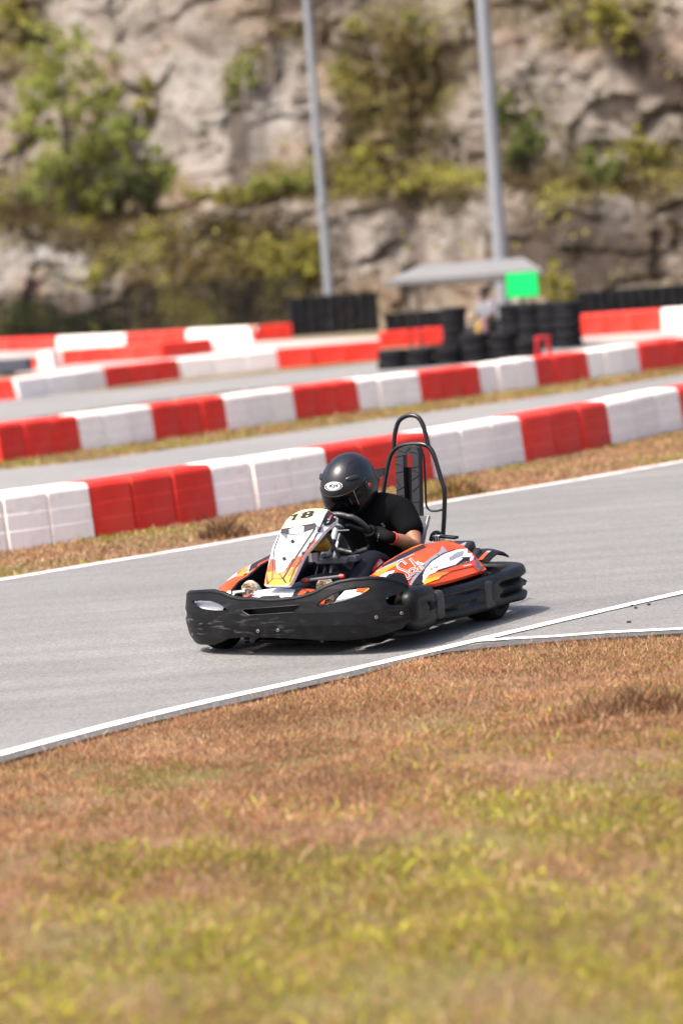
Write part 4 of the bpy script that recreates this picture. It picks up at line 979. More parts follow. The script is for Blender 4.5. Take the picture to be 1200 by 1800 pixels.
# skirts: outer lip, inner wall, rear face
pod.grid([[pod_pt(x, 1) for x in px_], [pod_pt(x, 1) + V((0, -.012, -.018)) for x in px_]], ORANGE)
pod.grid([[pod_pt(x, 1) + V((0, -.012, -.018)) for x in px_], [pod_pt(x, 1) + V((0, -.10, -.11)) for x in px_]], BLACK_P)
pod.grid([[pod_pt(x, 0) for x in px_], [pod_pt(x, 0) + V((0, -.012, -.004)) for x in px_], [V((x, .375, .10)) for x in px_]], BLACK_P)
pod.grid([[pod_pt(-.42, t) for t in pt_], [pod_pt(-.42, t) * 1 + V((.05, 0, -.14)) for t in pt_]], DGREY)
Zp = lambda L: [(640 + x / 4, 920 + y / 4) for x, y in L]
def pd_(L, m, off): decal(pod, pbv, Zp(L), m, off, 8)
pd_([(120, 300), (250, 222), (330, 185), (410, 152), (470, 140), (430, 172), (330, 215), (255, 255), (150, 305), (70, 345), (60, 335)], DGREY, .0015)
pd_([(230, 222), (300, 190), (360, 168), (440, 140), (400, 140), (300, 172)], AMBER, .0025)
pd_([(60, 352), (150, 303), (260, 253), (350, 215), (355, 222), (262, 262), (160, 312), (66, 360)], LGREY, .003)
pd_([(545, 160), (590, 205), (500, 252), (435, 312), (392, 365), (350, 438), (318, 438), (330, 400), (370, 335), (415, 283), (470, 240), (530, 200)], LGREY, .002)
pd_([(408, 330), (365, 385), (335, 425), (330, 445), (420, 438), (402, 405), (406, 360)], DGREY, .003)
pd_([(404, 408), (404, 370), (425, 322), (470, 270), (560, 215), (640, 190), (720, 180), (768, 188), (775, 235), (770, 262), (690, 282), (600, 318), (540, 335), (470, 355), (425, 405), (418, 425)], WHITE, .0026)
pd_([(404, 408), (398, 372), (420, 320), (466, 266), (556, 210), (640, 183), (640, 190), (560, 217), (472, 272), (427, 324), (409, 370), (411, 405)], DGREY, .0032)
pd_([(590, 245), (650, 205), (700, 195), (690, 230), (640, 250), (600, 268)], LGREY, .0034)
pd_([(515, 330), (640, 292), (690, 250), (680, 240), (780, 238), (780, 262), (700, 272), (640, 305), (540, 345), (480, 362)], DGREY, .0034)
pd_([(455, 362), (540, 337), (640, 303), (778, 265), (780, 300), (640, 330), (560, 352), (430, 390)], ORANGE, .0038)
pd_([(418, 402), (480, 380), (540, 372), (520, 395), (470, 412), (418, 434)], YELLOW, .004)
pd_([(440, 378), (520, 350), (600, 345), (540, 374), (480, 382), (430, 398)], AMBER, .0041)
pd_([(772, 195), (805, 240), (852, 300), (855, 312), (785, 300), (778, 262)], MGREY, .0036)
pd_([(780, 198), (792, 205), (852, 285), (856, 300), (846, 298), (800, 240)], RED_ED, .0042)
pd_([(60, 362), (140, 315), (215, 285), (240, 292), (170, 330), (100, 375)], AMBER, .0034)
pd_([(90, 385), (150, 348), (215, 335), (190, 372), (130, 400)], WHITE, .0038)
pn_ = MB(); rows = []
for t in np.linspace(0, 1, 10):
    row = []
    for s_ in np.linspace(0, 1, 10): row.append(V((.80 - .16 * t - .06 * s_, .34 + .26 * s_, .255 + .075 * t ** .7 - .02 * s_ + .012 * math.sin(math.pi * s_))))
    rows.append(row)
pn_.grid(rows, WHITE)
pn_.grid([[p + V((-.004, 0, .004)) for p in r_[3:]] for r_ in rows[7:]], YELLOW); pn_.grid([rows[0], [p - V((.01, 0, .1)) for p in rows[0]]], WHITE)
for sy in (1, -1):
    o_ = MB(); o_.merge(pn_, None if sy > 0 else mirY); o_.build('pod_nose', kart, angle=50)
def mirrored_pod():
    o_ = MB(); o_.merge(pod, mirY); return o_
right_pod = mirrored_pod().build('side_pod', kart, angle=50)
# lettering on the near pod
zz1 = lambda L: [(640 + x / 4, 920 + y / 4) for x, y in L]
Sp = [(292, 290), (262, 268), (235, 285), (238, 318), (275, 335), (308, 352), (318, 382), (295, 395), (282, 368)]
op = [(338, 322), (318, 335), (326, 362), (347, 352), (352, 330), (338, 322)]
dp_ = [(382, 302), (360, 312), (366, 340), (388, 326), (322, 256), (392, 345)]
ip = [(372, 275), (400, 312), (410, 325)]; tail = [(352, 292), (380, 287), (412, 292)]
for L in (Sp, op, dp_, ip, tail): strokes(pod, pbv, zz1([(x + 5, y + 5) for x, y in L]), 3.0, MGREY, .0035)
for L in (Sp, op, dp_, ip, tail): strokes(pod, pbv, zz1(L), 3.7, WHITE, .0048)
for L in (Sp, op, dp_, ip): strokes(pod, pbv, zz1(L), 1.8, ORANGE, .0062)
text_decal(pod, pbv, 'RT', (754, 1004), (8.5, -3.4), (2.6, -4.2), DGREY, .0046)
text_decal(pod, pbv, '8', (763.3, 1000.4), (4, -1.6), (2.6, -4.4), RED_ED, .0046)
pd_([(735, 238), (768, 222), (776, 292), (742, 298)], RED_ED, .0045)
text_decal(pod, pbv, 'RT', (810.5, 991.5), (12.5, -3.0), (2.2, -8.4), DGREY, .0058, .03)
text_decal(pod, pbv, '8', (823.5, 988), (6, -1.4), (2.0, -8.8), WHITE, .0062, .03)
text_decal(pod, pbv, '_', (813, 997), (14, -3), (0, -1.2), WHITE, .006, .03)
left_pod = pod.build('side_pod', kart, angle=50)
for sy in (1, -1):
    # rear box behind the pod and the curved mud flap over the rear tyre
    rb = MB(); L_ = [K(x, y, y=.47) for x, y in Zp([(540, 152), (745, 115), (772, 150), (700, 178), (600, 190), (560, 185)])]
    rb.sell((-.43, .455, .385), (.15, .08, .045), DGREY, .35, .35, 24, 12, Matrix.Rotation(.22, 3, 'Y'))
    rb.sell((-.49, .53, .35), (.075, .05, .042), DGREY, .4, .4, 20, 10, Matrix.Rotation(.5, 3, 'Y'))
    bb_ = rb.bvh()
    if sy > 0: decal(rb, bb_, Zp([(590, 180), (720, 132), (705, 158), (640, 182), (600, 196)]), LGREY, .002); decal(rb, bb_, Zp([(470, 150), (520, 128), (600, 122), (560, 142)]), RED_ED, .002)
    o_ = MB(); o_.merge(rb, None if sy > 0 else mirY); o_.build('pod_rear_cover', kart, angle=40)
    mf = MB(); rows = []
    for t in np.linspace(0, 1, 10):
        x = -.44 - .27 * t; z = .36 - .01 * t + .045 * math.sin(math.pi * min(1, t * .8)) - .05 * max(0, t - .7)
        rows.append([V((x, y, z - .02 * ((y - .56) / .1) ** 2)) for y in np.linspace(.46, .655, 7)])
    mf.grid(rows, BLACK_P); mf.grid([[p - V((0, 0, .012)) for p in r_] for r_ in rows], BLACK_P)
    ed = [r_[0] for r_ in rows] + rows[-1] + [r_[-1] for r_ in rows[::-1]] + rows[0][::-1]; mf.grid([ed, [p - V((0, 0, .012)) for p in ed]], BLACK_P, closed_u=True)
    for i in range(4): mf.add([rows[i][2] + V((0, 0, .003)), rows[i][5] + V((0, 0, .003)), rows[i + 1][5] + V((0, 0, .003)), rows[i + 1][2] + V((0, 0, .003))], [(0, 1, 2, 3)], ORANGE if i < 3 else LGREY)
    o_ = MB(); o_.merge(mf, None if sy > 0 else mirY); o_.build('rear_mudguard', kart, angle=40)

# ---- nose (number panel)
A0, B0 = K(487, 1029, y=0), K(524, 926, y=0); nM = (B0 - A0).cross(V((0, 1, 0))).normalized()
C0 = B0 + V((-.16, 0, .062)); nT = (C0 - B0).cross(V((0, 1, 0))).normalized()
M_ = lambda x, y: Kpl(x, y, A0, nM)
T_ = lambda x, y: Kpl(x, y, B0, nT)
npn = MB()
def face(P, m, cut=True):
    vs = P; c = sum(P, V()) / len(P); npn.add(P, [tuple(range(len(P)))], m)
Mp = [(464.5, 1028.5), (471, 1029.5), (505, 1029.5), (509, 1028.5), (514, 1020), (535, 976), (560, 946), (556, 919.5), (521, 925.5), (495, 929), (490, 938), (480, 960), (473.5, 984), (468, 1008)]
face([M_(*p) for p in Mp], WHITE)
Tp = [(495, 929), (521, 925.5), (556, 919.5), (573, 895.5), (562, 894.5), (548, 894.5), (535, 896.5), (524, 900), (514, 905), (504, 913.5)]
Tv = [T_(*p) for p in Tp]
for i in range(3): Tv[i] = M_(*Tp[i])
face(Tv, WHITE)
s1, s2, s5 = M_(560, 946), T_(573, 895.5), M_(556, 919.5)
s3 = s2 + V((-.02, .05, -.03)); q1 = K(591, 908, y=.165); q2 = K(590, 917, y=.165); q3 = K(571, 933, y=.14); q0 = K(577, 896.5, y=.12)
npn.add([s5, s2, q0, q1, q2, q3, s1], [(0, 1, 2), (0, 2, 3), (0, 3, 4), (0, 4, 5), (0, 5, 6)], WHITE)
nbv = npn.bvh()
front_n = len(npn.f)
bk = MB(); bk.v = [p + V((-.02, 0, -.012)) for p in npn.v]; bk.f = [f[::-1] for f in npn.f]; bk.m = [0] * len(npn.f); bk.mats = [BLACK_P]
npn.merge(bk)
edge = [M_(*p) for p in Mp[:7]] + [q3, q2, q1, q0] + [T_(*p) for p in Tp[3:]] + [M_(*p) for p in Mp[9:]]
npn.grid([edge, [p + V((-.02, 0, -.012)) for p in edge]], WHITE, closed_u=True)
Zn = lambda L: [(455 + x / 7.5, 880 + y / 7.5) for x, y in L]
def nd(L, m, off): decal(npn, nbv, Zn(L), m, off, 9)
nd([(305, 362), (372, 255), (445, 192), (520, 150), (600, 122), (700, 112), (800, 110), (882, 117), (745, 285), (495, 335)], PALEY, .002)
nd([(280, 432), (300, 372), (495, 343), (745, 295), (765, 340), (735, 372), (490, 455), (380, 445)], DGREY, .002)
nd([(398, 380), (490, 345), (598, 340), (594, 418), (490, 452), (400, 440)], LGREY, .0028)
nd([(280, 436), (385, 448), (365, 530), (350, 500)], MGREY, .0024); nd([(385, 450), (490, 458), (640, 405), (560, 500), (470, 525)], LGREY, .0024)
# orange / amber / yellow lower part
nd([(150, 772), (220, 775), (212, 950), (262, 972), (335, 940), (445, 765), (490, 760), (330, 1030), (180, 1035), (115, 1118), (75, 1108), (98, 960)], ORANGE, .0022)
nd([(100, 950), (205, 930), (212, 952), (262, 975), (338, 942), (420, 880), (330, 1030), (180, 1035), (115, 1118), (75, 1108)], AMBER, .0026)
nd([(175, 1045), (312, 1043), (365, 1118), (120, 1118)], YELLOW, .003)
nd([(505, 742), (620, 722), (760, 520), (800, 500), (600, 720), (440, 1050), (405, 1112), (375, 1115), (330, 1035)], ORANGE, .0022)
nd([(420, 880), (520, 880), (440, 1050), (405, 1112), (375, 1115), (330, 1035)], AMBER, .0027); nd([(350, 1000), (460, 1000), (405, 1112), (372, 1115), (325, 1040)], YELLOW, .0030)
nd([(500, 745), (625, 720), (870, 400), (850, 340), (760, 345), (690, 470)], LGREY, .0024)
# dark pin lines
for L, w_ in (([(745, 365), (600, 580), (480, 765), (325, 1030), (372, 1118)], 3.0), ([(900, 140), (770, 440), (640, 670), (480, 900), (405, 1080)], 2.6), ([(275, 445), (205, 640), (188, 800), (178, 1040), (112, 1118)], 1.8), ([(215, 790), (214, 950), (264, 974), (336, 942), (460, 765)], 1.2), ([(175, 1042), (325, 1040)], 1.0)):
    P = Zn(L)
    for a, b_ in zip(P, P[1:]): decal(npn, nbv, stroke([a, b_], w_), DGREY, .0036, 9)
nd([(910, 128), (1015, 210), (1012, 262), (930, 330), (860, 335), (845, 300)], DGREY, .003)
text_decal(npn, nbv, 'RT', (455 + 880 / 7.5, 880 + 300 / 7.5), (4.2, -8.5), (4.2, -1.0), WHITE, .0046)
text_decal(npn, nbv, '8', (455 + 918 / 7.5, 880 + 235 / 7.5), (2.2, -5.0), (4.2, -1.0), RED_ED, .0046)
text_decal(npn, nbv, '8', (455 + 530 / 7.5, 880 + 250 / 7.5), (23.5, -3.0), (6.4, -13.0), DGREY, .0034, .05)
nd([(420, 272), (462, 268), (527, 178), (480, 183), (425, 205), (432, 222), (462, 212)], DGREY, .0034)
for P_ in ([(360, 960), (455, 860)],): decal(npn, nbv, stroke(Zn([(365, 1050), (480, 870)]), .8), BROWNBLK, .004, 9)
nose = npn.build('number_panel', kart, smooth=False, fixn=False)
for px in ((455 + 447 / 7.5, 880 + 545 / 7.5), (455 + 338 / 7.5, 880 + 773 / 7.5)):
    p = hit(nbv, *px, .0); q_ = hit(nbv, *px, .012); mb = MB(); mb.tube([p, q_, q_ + (q_ - p) * .3], [.011, .010, .005], BLACK_M, 12); mb.build('bolt', nose)
# orange-yellow tank behind the panel, brackets, steering box
mb = MB(); mb.sell((.335, .01, .565), (.045, .085, .05), YTANK, .5, .5, 24, 14, Matrix.Rotation(-.6, 3, 'Y')); mb.build('fuel_tank', kart)
mb = MB(); a, b_ = K(574, 934, y=.10), K(601, 990, y=.10)
d = (b_ - a); sd_ = V((0, .012, 0)); up_ = d.normalized().cross(V((0, 1, 0))) * .012
for s_ in (1,): mb.tube([a, b_], .011, MGREY, 4)
a2, b2 = V((a.x, -a.y, a.z)), V((b_.x, -b_.y, b_.z)); mb.tube([a2, b2], .011, MGREY, 4); mb.build('panel_bracket', kart)
mb = MB(); c = K(588, 985, y=.05); mb.box(c, (.09, .20, .035), GREY_G); mb.box(c + V((-.01, .12, .008)), (.06, .05, .04), GREY_G); mb.box(c + V((.02, -.04, .035)), (.05, .05, .03), STEEL); mb.build('steering_box', kart, bevel=.008)
mb = MB(); c = K(552, 987, y=-.02); mb.tube([c, c + V((0, 0, .05))], .03, STEEL, 16); mb.tube([c + V((0, 0, .05)), c + V((0, 0, .062))], .033, BLACK_D, 16); mb.build('reservoir', kart)
# ---- steering
HUBC = K(592, 925, y=.0); AX = V((-.57, 0, .82)).normalized(); AXW = V((-.80, 0, .60)).normalized(); UPW = V((.60, 0, .80)).normalized()
mb = MB(); mb.tube([HUBC, HUBC - AX * .09], .020, SILVER, 16); mb.tube([HUBC - AX * .09, HUBC - AX * .36], .016, BLACK_M, 12); mb.tube([HUBC + AX * .0, HUBC - AX * .012], .042, SILVER, 20); mb.tube([HUBC - AX * .1 + V((0, .03, 0)), HUBC - AX * .34 + V((0, .035, 0))], .009, STEEL, 8); mb.tube([HUBC - AX * .1 + V((0, -.05, 0)), HUBC - AX * .34 + V((.05, -.03, 0))], .007, BLACK_M, 8); mb.build('steering_column', kart)
WC = K(606, 938, y=0); WR = .16
def wheel_pt(a, r_=WR): return WC + (V((0, 1, 0)) * math.sin(a) + UPW * math.cos(a)) * r_
mb = MB(); GRIP = pm('grip_leather', (.02, .02, .021), .4, var=.3, scale=40, bump=.1, bscale=200)
mb.tube([wheel_pt(2 * math.pi * k_ / 48, WR * (1 if abs(math.cos(2 * math.pi * k_ / 48)) < .8 else .93)) for k_ in range(48)], .0165, GRIP, 12, closed=True)
swh = mb.build('steering_wheel', kart)
for a in (math.pi / 2, -math.pi / 2, math.pi):
    mb = MB(); mb.tube([HUBC + AX * .005, HUBC + AX * .02 + (wheel_pt(a) - HUBC) * .4, wheel_pt(a)], [.018, .013, .010], BLACK_M, 8); mb.build('spoke', swh)
mb = MB(); mb.tube([HUBC + AX * .0, HUBC + AX * .03], .045, BLACK_D, 20); mb.build('hub', swh)
mb = MB(); mb.tube([K(592, 933, y=.03), K(613, 932, y=.08)], .005, STEEL, 8); mb.build('choke_lever', kart)
# ---- front cowl between nose and fairing
cw = MB(); rows = []
for t in np.linspace(0, 1, 12):
    row = []
    for s_ in np.linspace(-1, 1, 21):
        hw = .25 + .03 * t; x = .66 + .17 * t - .05 * s_ * s_ * t; z = .348 - .055 * t - .03 * abs(s_) ** 3 + .012 * math.sin(math.pi * t); row.append(V((x, s_ * hw, z)))
    rows.append(row)
cw.grid(rows, ORANGE); cbv = cw.bvh(); cw.grid([[p - V((0, 0, .012)) for p in rows[-1]], rows[-1]], ORANGE)
cw.grid([[p + V((0, 0, -.14)) for p in rows[-1]], rows[-1]], BLACK_P)
Zc = lambda L: [(310 + x / 5, 1000 + y / 5) for x, y in L]
decal(cw, cbv, Zc([(560, 275), (605, 200), (640, 195), (600, 275)]), ORANGE, .002)
decal(cw, cbv, Zc([(630, 275), (660, 200), (720, 185), (765, 150), (1000, 150), (1050, 185), (1010, 260), (900, 290), (650, 290)]), WHITE, .002)
decal(cw, cbv, Zc([(595, 280), (640, 200), (690, 190), (650, 280)]), DGREY, .003)
decal(cw, cbv, Zc([(1005, 260), (1050, 185), (1040, 150), (1090, 150), (1100, 180), (1050, 245)]), DGREY, .003)
decal(cw, cbv, Zc([(1120, 230), (1180, 165), (1195, 170), (1140, 230)]), DGREY, .003)
decal(cw, cbv, Zc([(715, 275), (745, 245), (905, 235), (915, 262), (880, 270)]), DGREY, .004)
cw.build('front_cowl', kart, angle=45)
# grey tunnel panel seen through the slot
mb = MB(); mb.box((.80, -.0, .245), (.015, .19, .075), SILVER); mb.box((.795, 0, .24), (.01, .46, .09), BLACK_D); mb.build('slot_backing', kart)
# ---- chassis, floor, axles, wheels
mb = MB(); CHT = BLACK_M
for sy in (1, -1):
    mb.tube(smoothpath([(.72, .22 * sy, .075), (.45, .30 * sy, .07), (.1, .32 * sy, .07), (-.3, .33 * sy, .07), (-.72, .36 * sy, .09)], 5), .017, CHT, 8)
    mb.tube([(.12, .33 * sy, .08), (.12, .62 * sy, .14)], .014, CHT, 8); mb.tube([(-.25, .33 * sy, .08), (-.25, .63 * sy, .14)], .014, CHT, 8); mb.tube([(.6, .25 * sy, .08), (.8, .25 * sy, .17)], .014, CHT, 8)
    mb.tube([(-.72, .36 * sy, .09), (-.90, .36 * sy, .17)], .016, CHT, 8)
for x in (.6, .1, -.45, -.72): mb.tube([(x, -.34, .072), (x, .34, .072)], .015, CHT, 8)
mb.build('chassis_frame', kart)
mb = MB(); mb.box((.28, 0, .055), (.82, .58, .006), BLACK_D); mb.build('floor_tray', kart)
mb = MB(); mb.tube([(-.535, -.66, .14), (-.535, .66, .14)], .02, STEEL, 12); mb.build('rear_axle', kart)
def wheel(c, r_, wd, steer=0.0):
    h = wd / 2; pr = [(r_ * .5, -h * .8), (r_ * .62, -h * .98), (r_ * .85, -h), (r_ * .96, -h * .82), (r_, -h * .6), (r_, h * .6), (r_ * .96, h * .82), (r_ * .85, h), (r_ * .62, h * .98), (r_ * .5, h * .8), (r_ * .48, 0), (r_ * .5, -h * .8)]
    mb = MB(); mb.lathe(pr, RUBBER, 'Y', (0, 0, 0), 40); e = mb.build('wheel', kart); e.location = c; e.rotation_euler = (0, 0, steer)
    mb = MB(); mb.lathe([(.0, h * .3), (r_ * .2, h * .35), (r_ * .25, h * .2), (r_ * .42, h * .15), (r_ * .5, h * .75), (r_ * .52, h * .8), (r_ * .5, -h * .7), (0, -h * .6)], SILVER, 'Y', (0, 0, 0), 28); mb.build('rim', e)
wheel((-.535, .575, .15), .15, .20); wheel((-.535, -.575, .15), .15, .20)
wheel((.50, .42, .150), .125, .12, R(-10)); wheel((.535, -.525, .13), .13, .13, R(-10))
for sy in (1, -1):
    mb = MB(); mb.tube([(.535, .34 * sy, .10), (.535, .46 * sy, .13)], .014, STEEL, 8); mb.tube([(.46, .05 * sy, .13), (.43, .42 * sy, .13)], .008, STEEL, 8); mb.build('stub_axle', kart)
# ---- pedals
for y0, x0, m in ((.20, .57, RED_ED), (-.25, .57, STEEL)):
    mb = MB(); mb.tube([(x0 - .02, y0 - .04, .1), (x0, y0 - .04, .32)], .008, m, 8); mb.tube([(x0, y0 - .05, .32), (x0, y0 + .07, .32)], .010, STEEL, 10); mb.build('pedal', kart)
mb = MB(); a, b_ = K(540, 1020, x=.62), K(598, 1013, x=.62); mb.tube([a, b_], .0085, MGREY, 12); mb.tube([a - (b_ - a) * .12, a + (b_ - a) * .02], .011, RED_ED, 12); mb.tube([b_, b_ + (b_ - a) * .10], [.013, .009], RED_ED, 12); mb.build('brake_bar', kart)
mb = MB(); a, b_ = K(410, 1042, x=.66), K(432, 1040, x=.66); mb.tube([a, b_], .011, STEEL, 10); mb.tube([a - (b_ - a) * .12, a], .013, BLACK_D, 10); mb.build('throttle_bar', kart)
# black inner foot-well walls (legs run between them)
for sy in (1, -1):
    mb = MB(); rows = []
    for x in np.linspace(.62, -.1, 14): rows.append([V((x, .36 * sy, .07)), V((x, .375 * sy, .2)), V((x, .388 * sy, float(np.interp(x, XI[::-1], ZI[::-1])) - .03))])
    mb.grid(rows, BLACK_D); mb.grid([[p + V((0, .008 * sy, 0)) for p in r_] for r_ in rows], BLACK_D); mb.build('footwell_wall', kart)
mb = MB(); mb.sell((.33, .0, .20), (.26, .10, .16), BLACK_P, .4, .4, 24, 12); mb.sell((.32, .05, .345), (.17, .10, .035), DGREY, .4, .4, 20, 10); mb.build('centre_tunnel', kart)
# ---- seat
st_ = MB(); prof = [(.06, .16), (-.05, .105), (-.2, .085), (-.33, .10), (-.42, .18), (-.475, .32), (-.53, .46), (-.57, .60)]
PP = smoothpath([(x, 0, z) for x, z in prof], 4)
def seat_rows(off):
    rows = []
    for i, p in enumerate(PP):
        t = (PP[min(i + 1, len(PP) - 1)] - PP[max(i - 1, 0)]).normalized(); n = V((t.z, 0, -t.x))
        if n.x < 0 and i > len(PP) * .5: n = -n
        if n.z < 0 and i <= len(PP) * .5: n = -n
        f = i / (len(PP) - 1); row = []
        for s_ in np.linspace(-1, 1, 19):
            side = abs(s_) ** 4 * (.15 if f < .8 else .15 - .3 * (f - .8)); row.append(p + V((0, .315 * (s_ - .12 * s_ ** 5) * (1 + .0 * f), 0)) + n * (side + off) - V((0, 0, .02 * s_ ** 4 if f > .9 else 0)))
        rows.append(row)
    return rows
r1_, r2_ = seat_rows(0), seat_rows(-.014)
st_.grid(r1_, GREY_G); st_.grid(r2_, GREY_G)
ed = [r_[0] for r_ in r1_] + r1_[-1] + [r_[-1] for r_ in r1_[::-1]] + r1_[0][::-1]; ed2 = [r_[0] for r_ in r2_] + r2_[-1] + [r_[-1] for r_ in r2_[::-1]] + r2_[0][::-1]
st_.grid([ed, ed2], GREY_G, closed_u=True); st_.tube([V(p) for p in ([r_[-1] for r_ in r1_[8:]])], .012, GREY_G, 8); st_.tube([V(p) for p in ([r_[0] for r_ in r1_[8:]])], .012, GREY_G, 8)
st_.build('seat', kart, angle=50)
# ---- roll bar and back pad
XB = -.76; kb = lambda L, x=XB: [K(a, b_, x=x) for a, b_ in L]
rbm = MB()
legL = [(668, 945), (669, 905), (675, 858), (681, 822), (687, 800), (696, 788), (708, 782.5), (724, 780.5), (741, 780.5), (752, 784.5), (759, 793), (765, 808), (775, 842), (781, 864), (780.5, 905), (778, 946), (777, 985)]
rbm.tube(smoothpath(kb(legL), 4), .0135, BLACK_M, 12)
rbm.tube(smoothpath(kb([(692, 789), (693, 770), (695.5, 755), (701, 740), (711.5, 732), (722.7, 729.8), (734.7, 733.8), (742.5, 745.7), (748, 764), (752.5, 784)]), 4), .0135, BLACK_M, 12)
rbo = rbm.build('roll_bar', kart)
mb = MB(); mb.tube(smoothpath(kb([(738, 783), (744, 800), (746, 820), (747.5, 850), (748.7, 885.7), (752, 894), (758, 898), (768, 898), (778, 895.5)], XB - .0), 4), .0065, BLACK_M, 8); mb.build('thin_brace', rbo)
mb = MB(); P = kb([(658, 824), (676, 821.5), (674, 836), (668, 840), (661, 842)]); vs, fs = tess([[(p.y, p.z) for p in P]])
mb.add([V((XB + .01, a, z)) for a, z, _ in vs], fs, BLACK_M); mb.add([V((XB - .012, a, z)) for a, z, _ in vs], fs, BLACK_M); mb.grid([[V((XB + .01, p.y, p.z)) for p in P], [V((XB - .012, p.y, p.z)) for p in P]], BLACK_M, closed_u=True)
mb.tube(kb([(664, 840), (660, 870), (657, 905)]), .012, BLACK_M, 8); mb.build('side_bracket', rbo)
XP = -.70
po = kb([(695, 802), (696.5, 794), (701, 788), (709, 784.5), (722.7, 783.8), (731, 786.5), (734.7, 795), (736, 850), (737, 890), (737.5, 908), (735, 914), (700, 916), (697.5, 905), (696, 850)], XP)
ph_ = kb([(708, 801), (711, 799), (720, 798.8), (723, 801), (723.6, 850), (724, 884), (711, 883), (709.5, 850)], XP)
vs, fs = tess([[(p.y, p.z) for p in po], [(p.y, p.z) for p in ph_]])
padm = pm('back_pad_rubber', (.016, .0165, .020), .6, var=.2, scale=12, bump=.1)
mb = MB(); TH_ = .05
mb.add([V((XP, a, z)) for a, z, _ in vs], fs, padm); mb.add([V((XP - TH_, a, z)) for a, z, _ in vs], fs, padm)
for rg in (po, ph_): mb.grid([[V((XP, p.y, p.z)) for p in rg], [V((XP - TH_, p.y, p.z)) for p in rg]], padm, closed_u=True)
pad = mb.build('back_pad', kart, angle=30, bevel=.007)
bp_ = MB(); bpl = kb([(709.5, 822), (723.5, 821), (724, 884), (711, 883)], XP - .035); bp_.add(bpl, [(0, 1, 2, 3)], BLACK_D); bp_.add([p + V((-.006, 0, 0)) for p in bpl], [(0, 1, 2, 3)], BLACK_D); bp_.build('slot_backing', pad)
Zr = lambda L: [(660 + x / 7.5, 715 + y / 7.5) for x, y in L]
gv = MB()
for L in ([(300, 570), (390, 605), (460, 540)], [(265, 665), (360, 640)], [(440, 590), (545, 615)], [(265, 750), (370, 785)], [(265, 875), (370, 850)], [(470, 805), (560, 785)], [(470, 825), (565, 870)], [(480, 970), (565, 910)], [(485, 1120), (575, 1040)], [(275, 960), (330, 1060)], [(275, 1110), (375, 1055)], [(485, 1255), (580, 1255)], [(290, 1170), (380, 1170)]):
    P = [K(a, b_, x=XP) + V((.0005, 0, 0)) for a, b_ in Zr(L)]; gv.tube(P, .0022, BLACK_D, 5)
gv.build('tread_groove', pad)
# engine lump, hose and number tab behind the seat
mb = MB(); mb.tube(smoothpath([K(757, 950, y=.30), K(760, 940, y=.30), K(766, 936, y=.30), K(772, 938, y=.30), K(775, 946, y=.30)], 5), .012, BLACK_P, 10); mb.build('hose', kart)
mb = MB(); c = K(771, 946, y=.34); mb.box(c, (.05, .05, .035), STEEL); 
for i in range(3): mb.box(c + V((.026, -.016 + .016 * i, .002)), (.004, .006, .03), BLACK_D)
mb.build('engine_cover', kart, bevel=.004)
mb = MB(); mb.box((-.62, .05, .30), (.22, .42, .22), MGREY); mb.box((-.60, -.25, .30), (.22, .2, .26), BLACK_P); mb.build('engine', kart, bevel=.02)
mb = MB(); c = K(789, 944, y=.44); mb.box(c, (.05, .10, .016), BLACK_P, Matrix.Rotation(-.1, 3, 'X')); mb.build('cable_clip', kart, bevel=.004)

# ================================================================== DRIVER
drv = empty('person', KO, KTH,  label='kart driver in black helmet, black T-shirt and gloves leaning into the corner', cat='person'); drv.rotation_euler.x = KROLL
NAVY = pm('navy_trousers', (.007, .008, .014), .9, var=.25, scale=12, spec=.12)
SHIRT = pm('black_tshirt', (.003, .003, .0036), .95, var=.3, scale=8, bump=.25, bscale=14, spec=.08)
GLOVE = pm('black_glove', (.004, .004, .0045), .85, var=.3, scale=20, spec=.12)
hand_l, hand_r = V((.165, .235, .585)), V((.165, -.215, .60))
J = {'pelvis': (V((-.34, .0, .22)), (.13, .09)), 'belly': (V((-.36, .01, .38)), (.12, .08)), 'chest': (V((-.335, .0, .54)), (.13, .09)), 'upper': (V((-.31, -.005, .64)), (.11, .08)), 'neck': (V((-.255, -.02, .735)), .06), 'head': (V((-.19, -.04, .82)), .085), 'crown': (V((-.165, -.05, .90)), .08),
     'shl': (V((-.325, .195, .64)), .075), 'arl': (V((-.268, .275, .555)), .058), 'ell': (V((-.20, .328, .458)), .043), 'fol': (V((-.10, .315, .505)), .044), 'wrl': (V((.005, .275, .545)), .031),
     'shr': (V((-.30, -.205, .65)), .078), 'arr': (V((-.23, -.285, .56)), .055), 'elr': (V((-.12, -.31, .47)), .043), 'forr': (V((-.0, -.285, .51)), .042), 'wrr': (V((.055, -.25, .545)), .029),
     'hpl': (V((-.25, .11, .21)), .10), 'thl': (V((-.08, .17, .34)), .085), 'knl': (V((.105, .205, .425)), .062), 'cal': (V((.25, .20, .31)), .055), 'anl': (V((.43, .185, .14)), .04),
     'hpr': (V((-.25, -.11, .21)), .10), 'thr': (V((-.08, -.19, .33)), .085), 'knr': (V((.12, -.24, .42)), .062), 'car': (V((.27, -.255, .30)), .055), 'anr': (V((.45, -.27, .14)), .04)}
Ed = [('pelvis', 'belly'), ('belly', 'chest'), ('chest', 'upper'), ('upper', 'neck'), ('neck', 'head'), ('head', 'crown'), ('upper', 'shl'), ('shl', 'arl'), ('arl', 'ell'), ('ell', 'fol'), ('fol', 'wrl'), ('upper', 'shr'), ('shr', 'arr'), ('arr', 'elr'), ('elr', 'forr'), ('forr', 'wrr'),
      ('pelvis', 'hpl'), ('hpl', 'thl'), ('thl', 'knl'), ('knl', 'cal'), ('cal', 'anl'), ('pelvis', 'hpr'), ('hpr', 'thr'), ('thr', 'knr'), ('knr', 'car'), ('car', 'anr')]
skin_mesh('body', J, Ed, SKIN, drv)
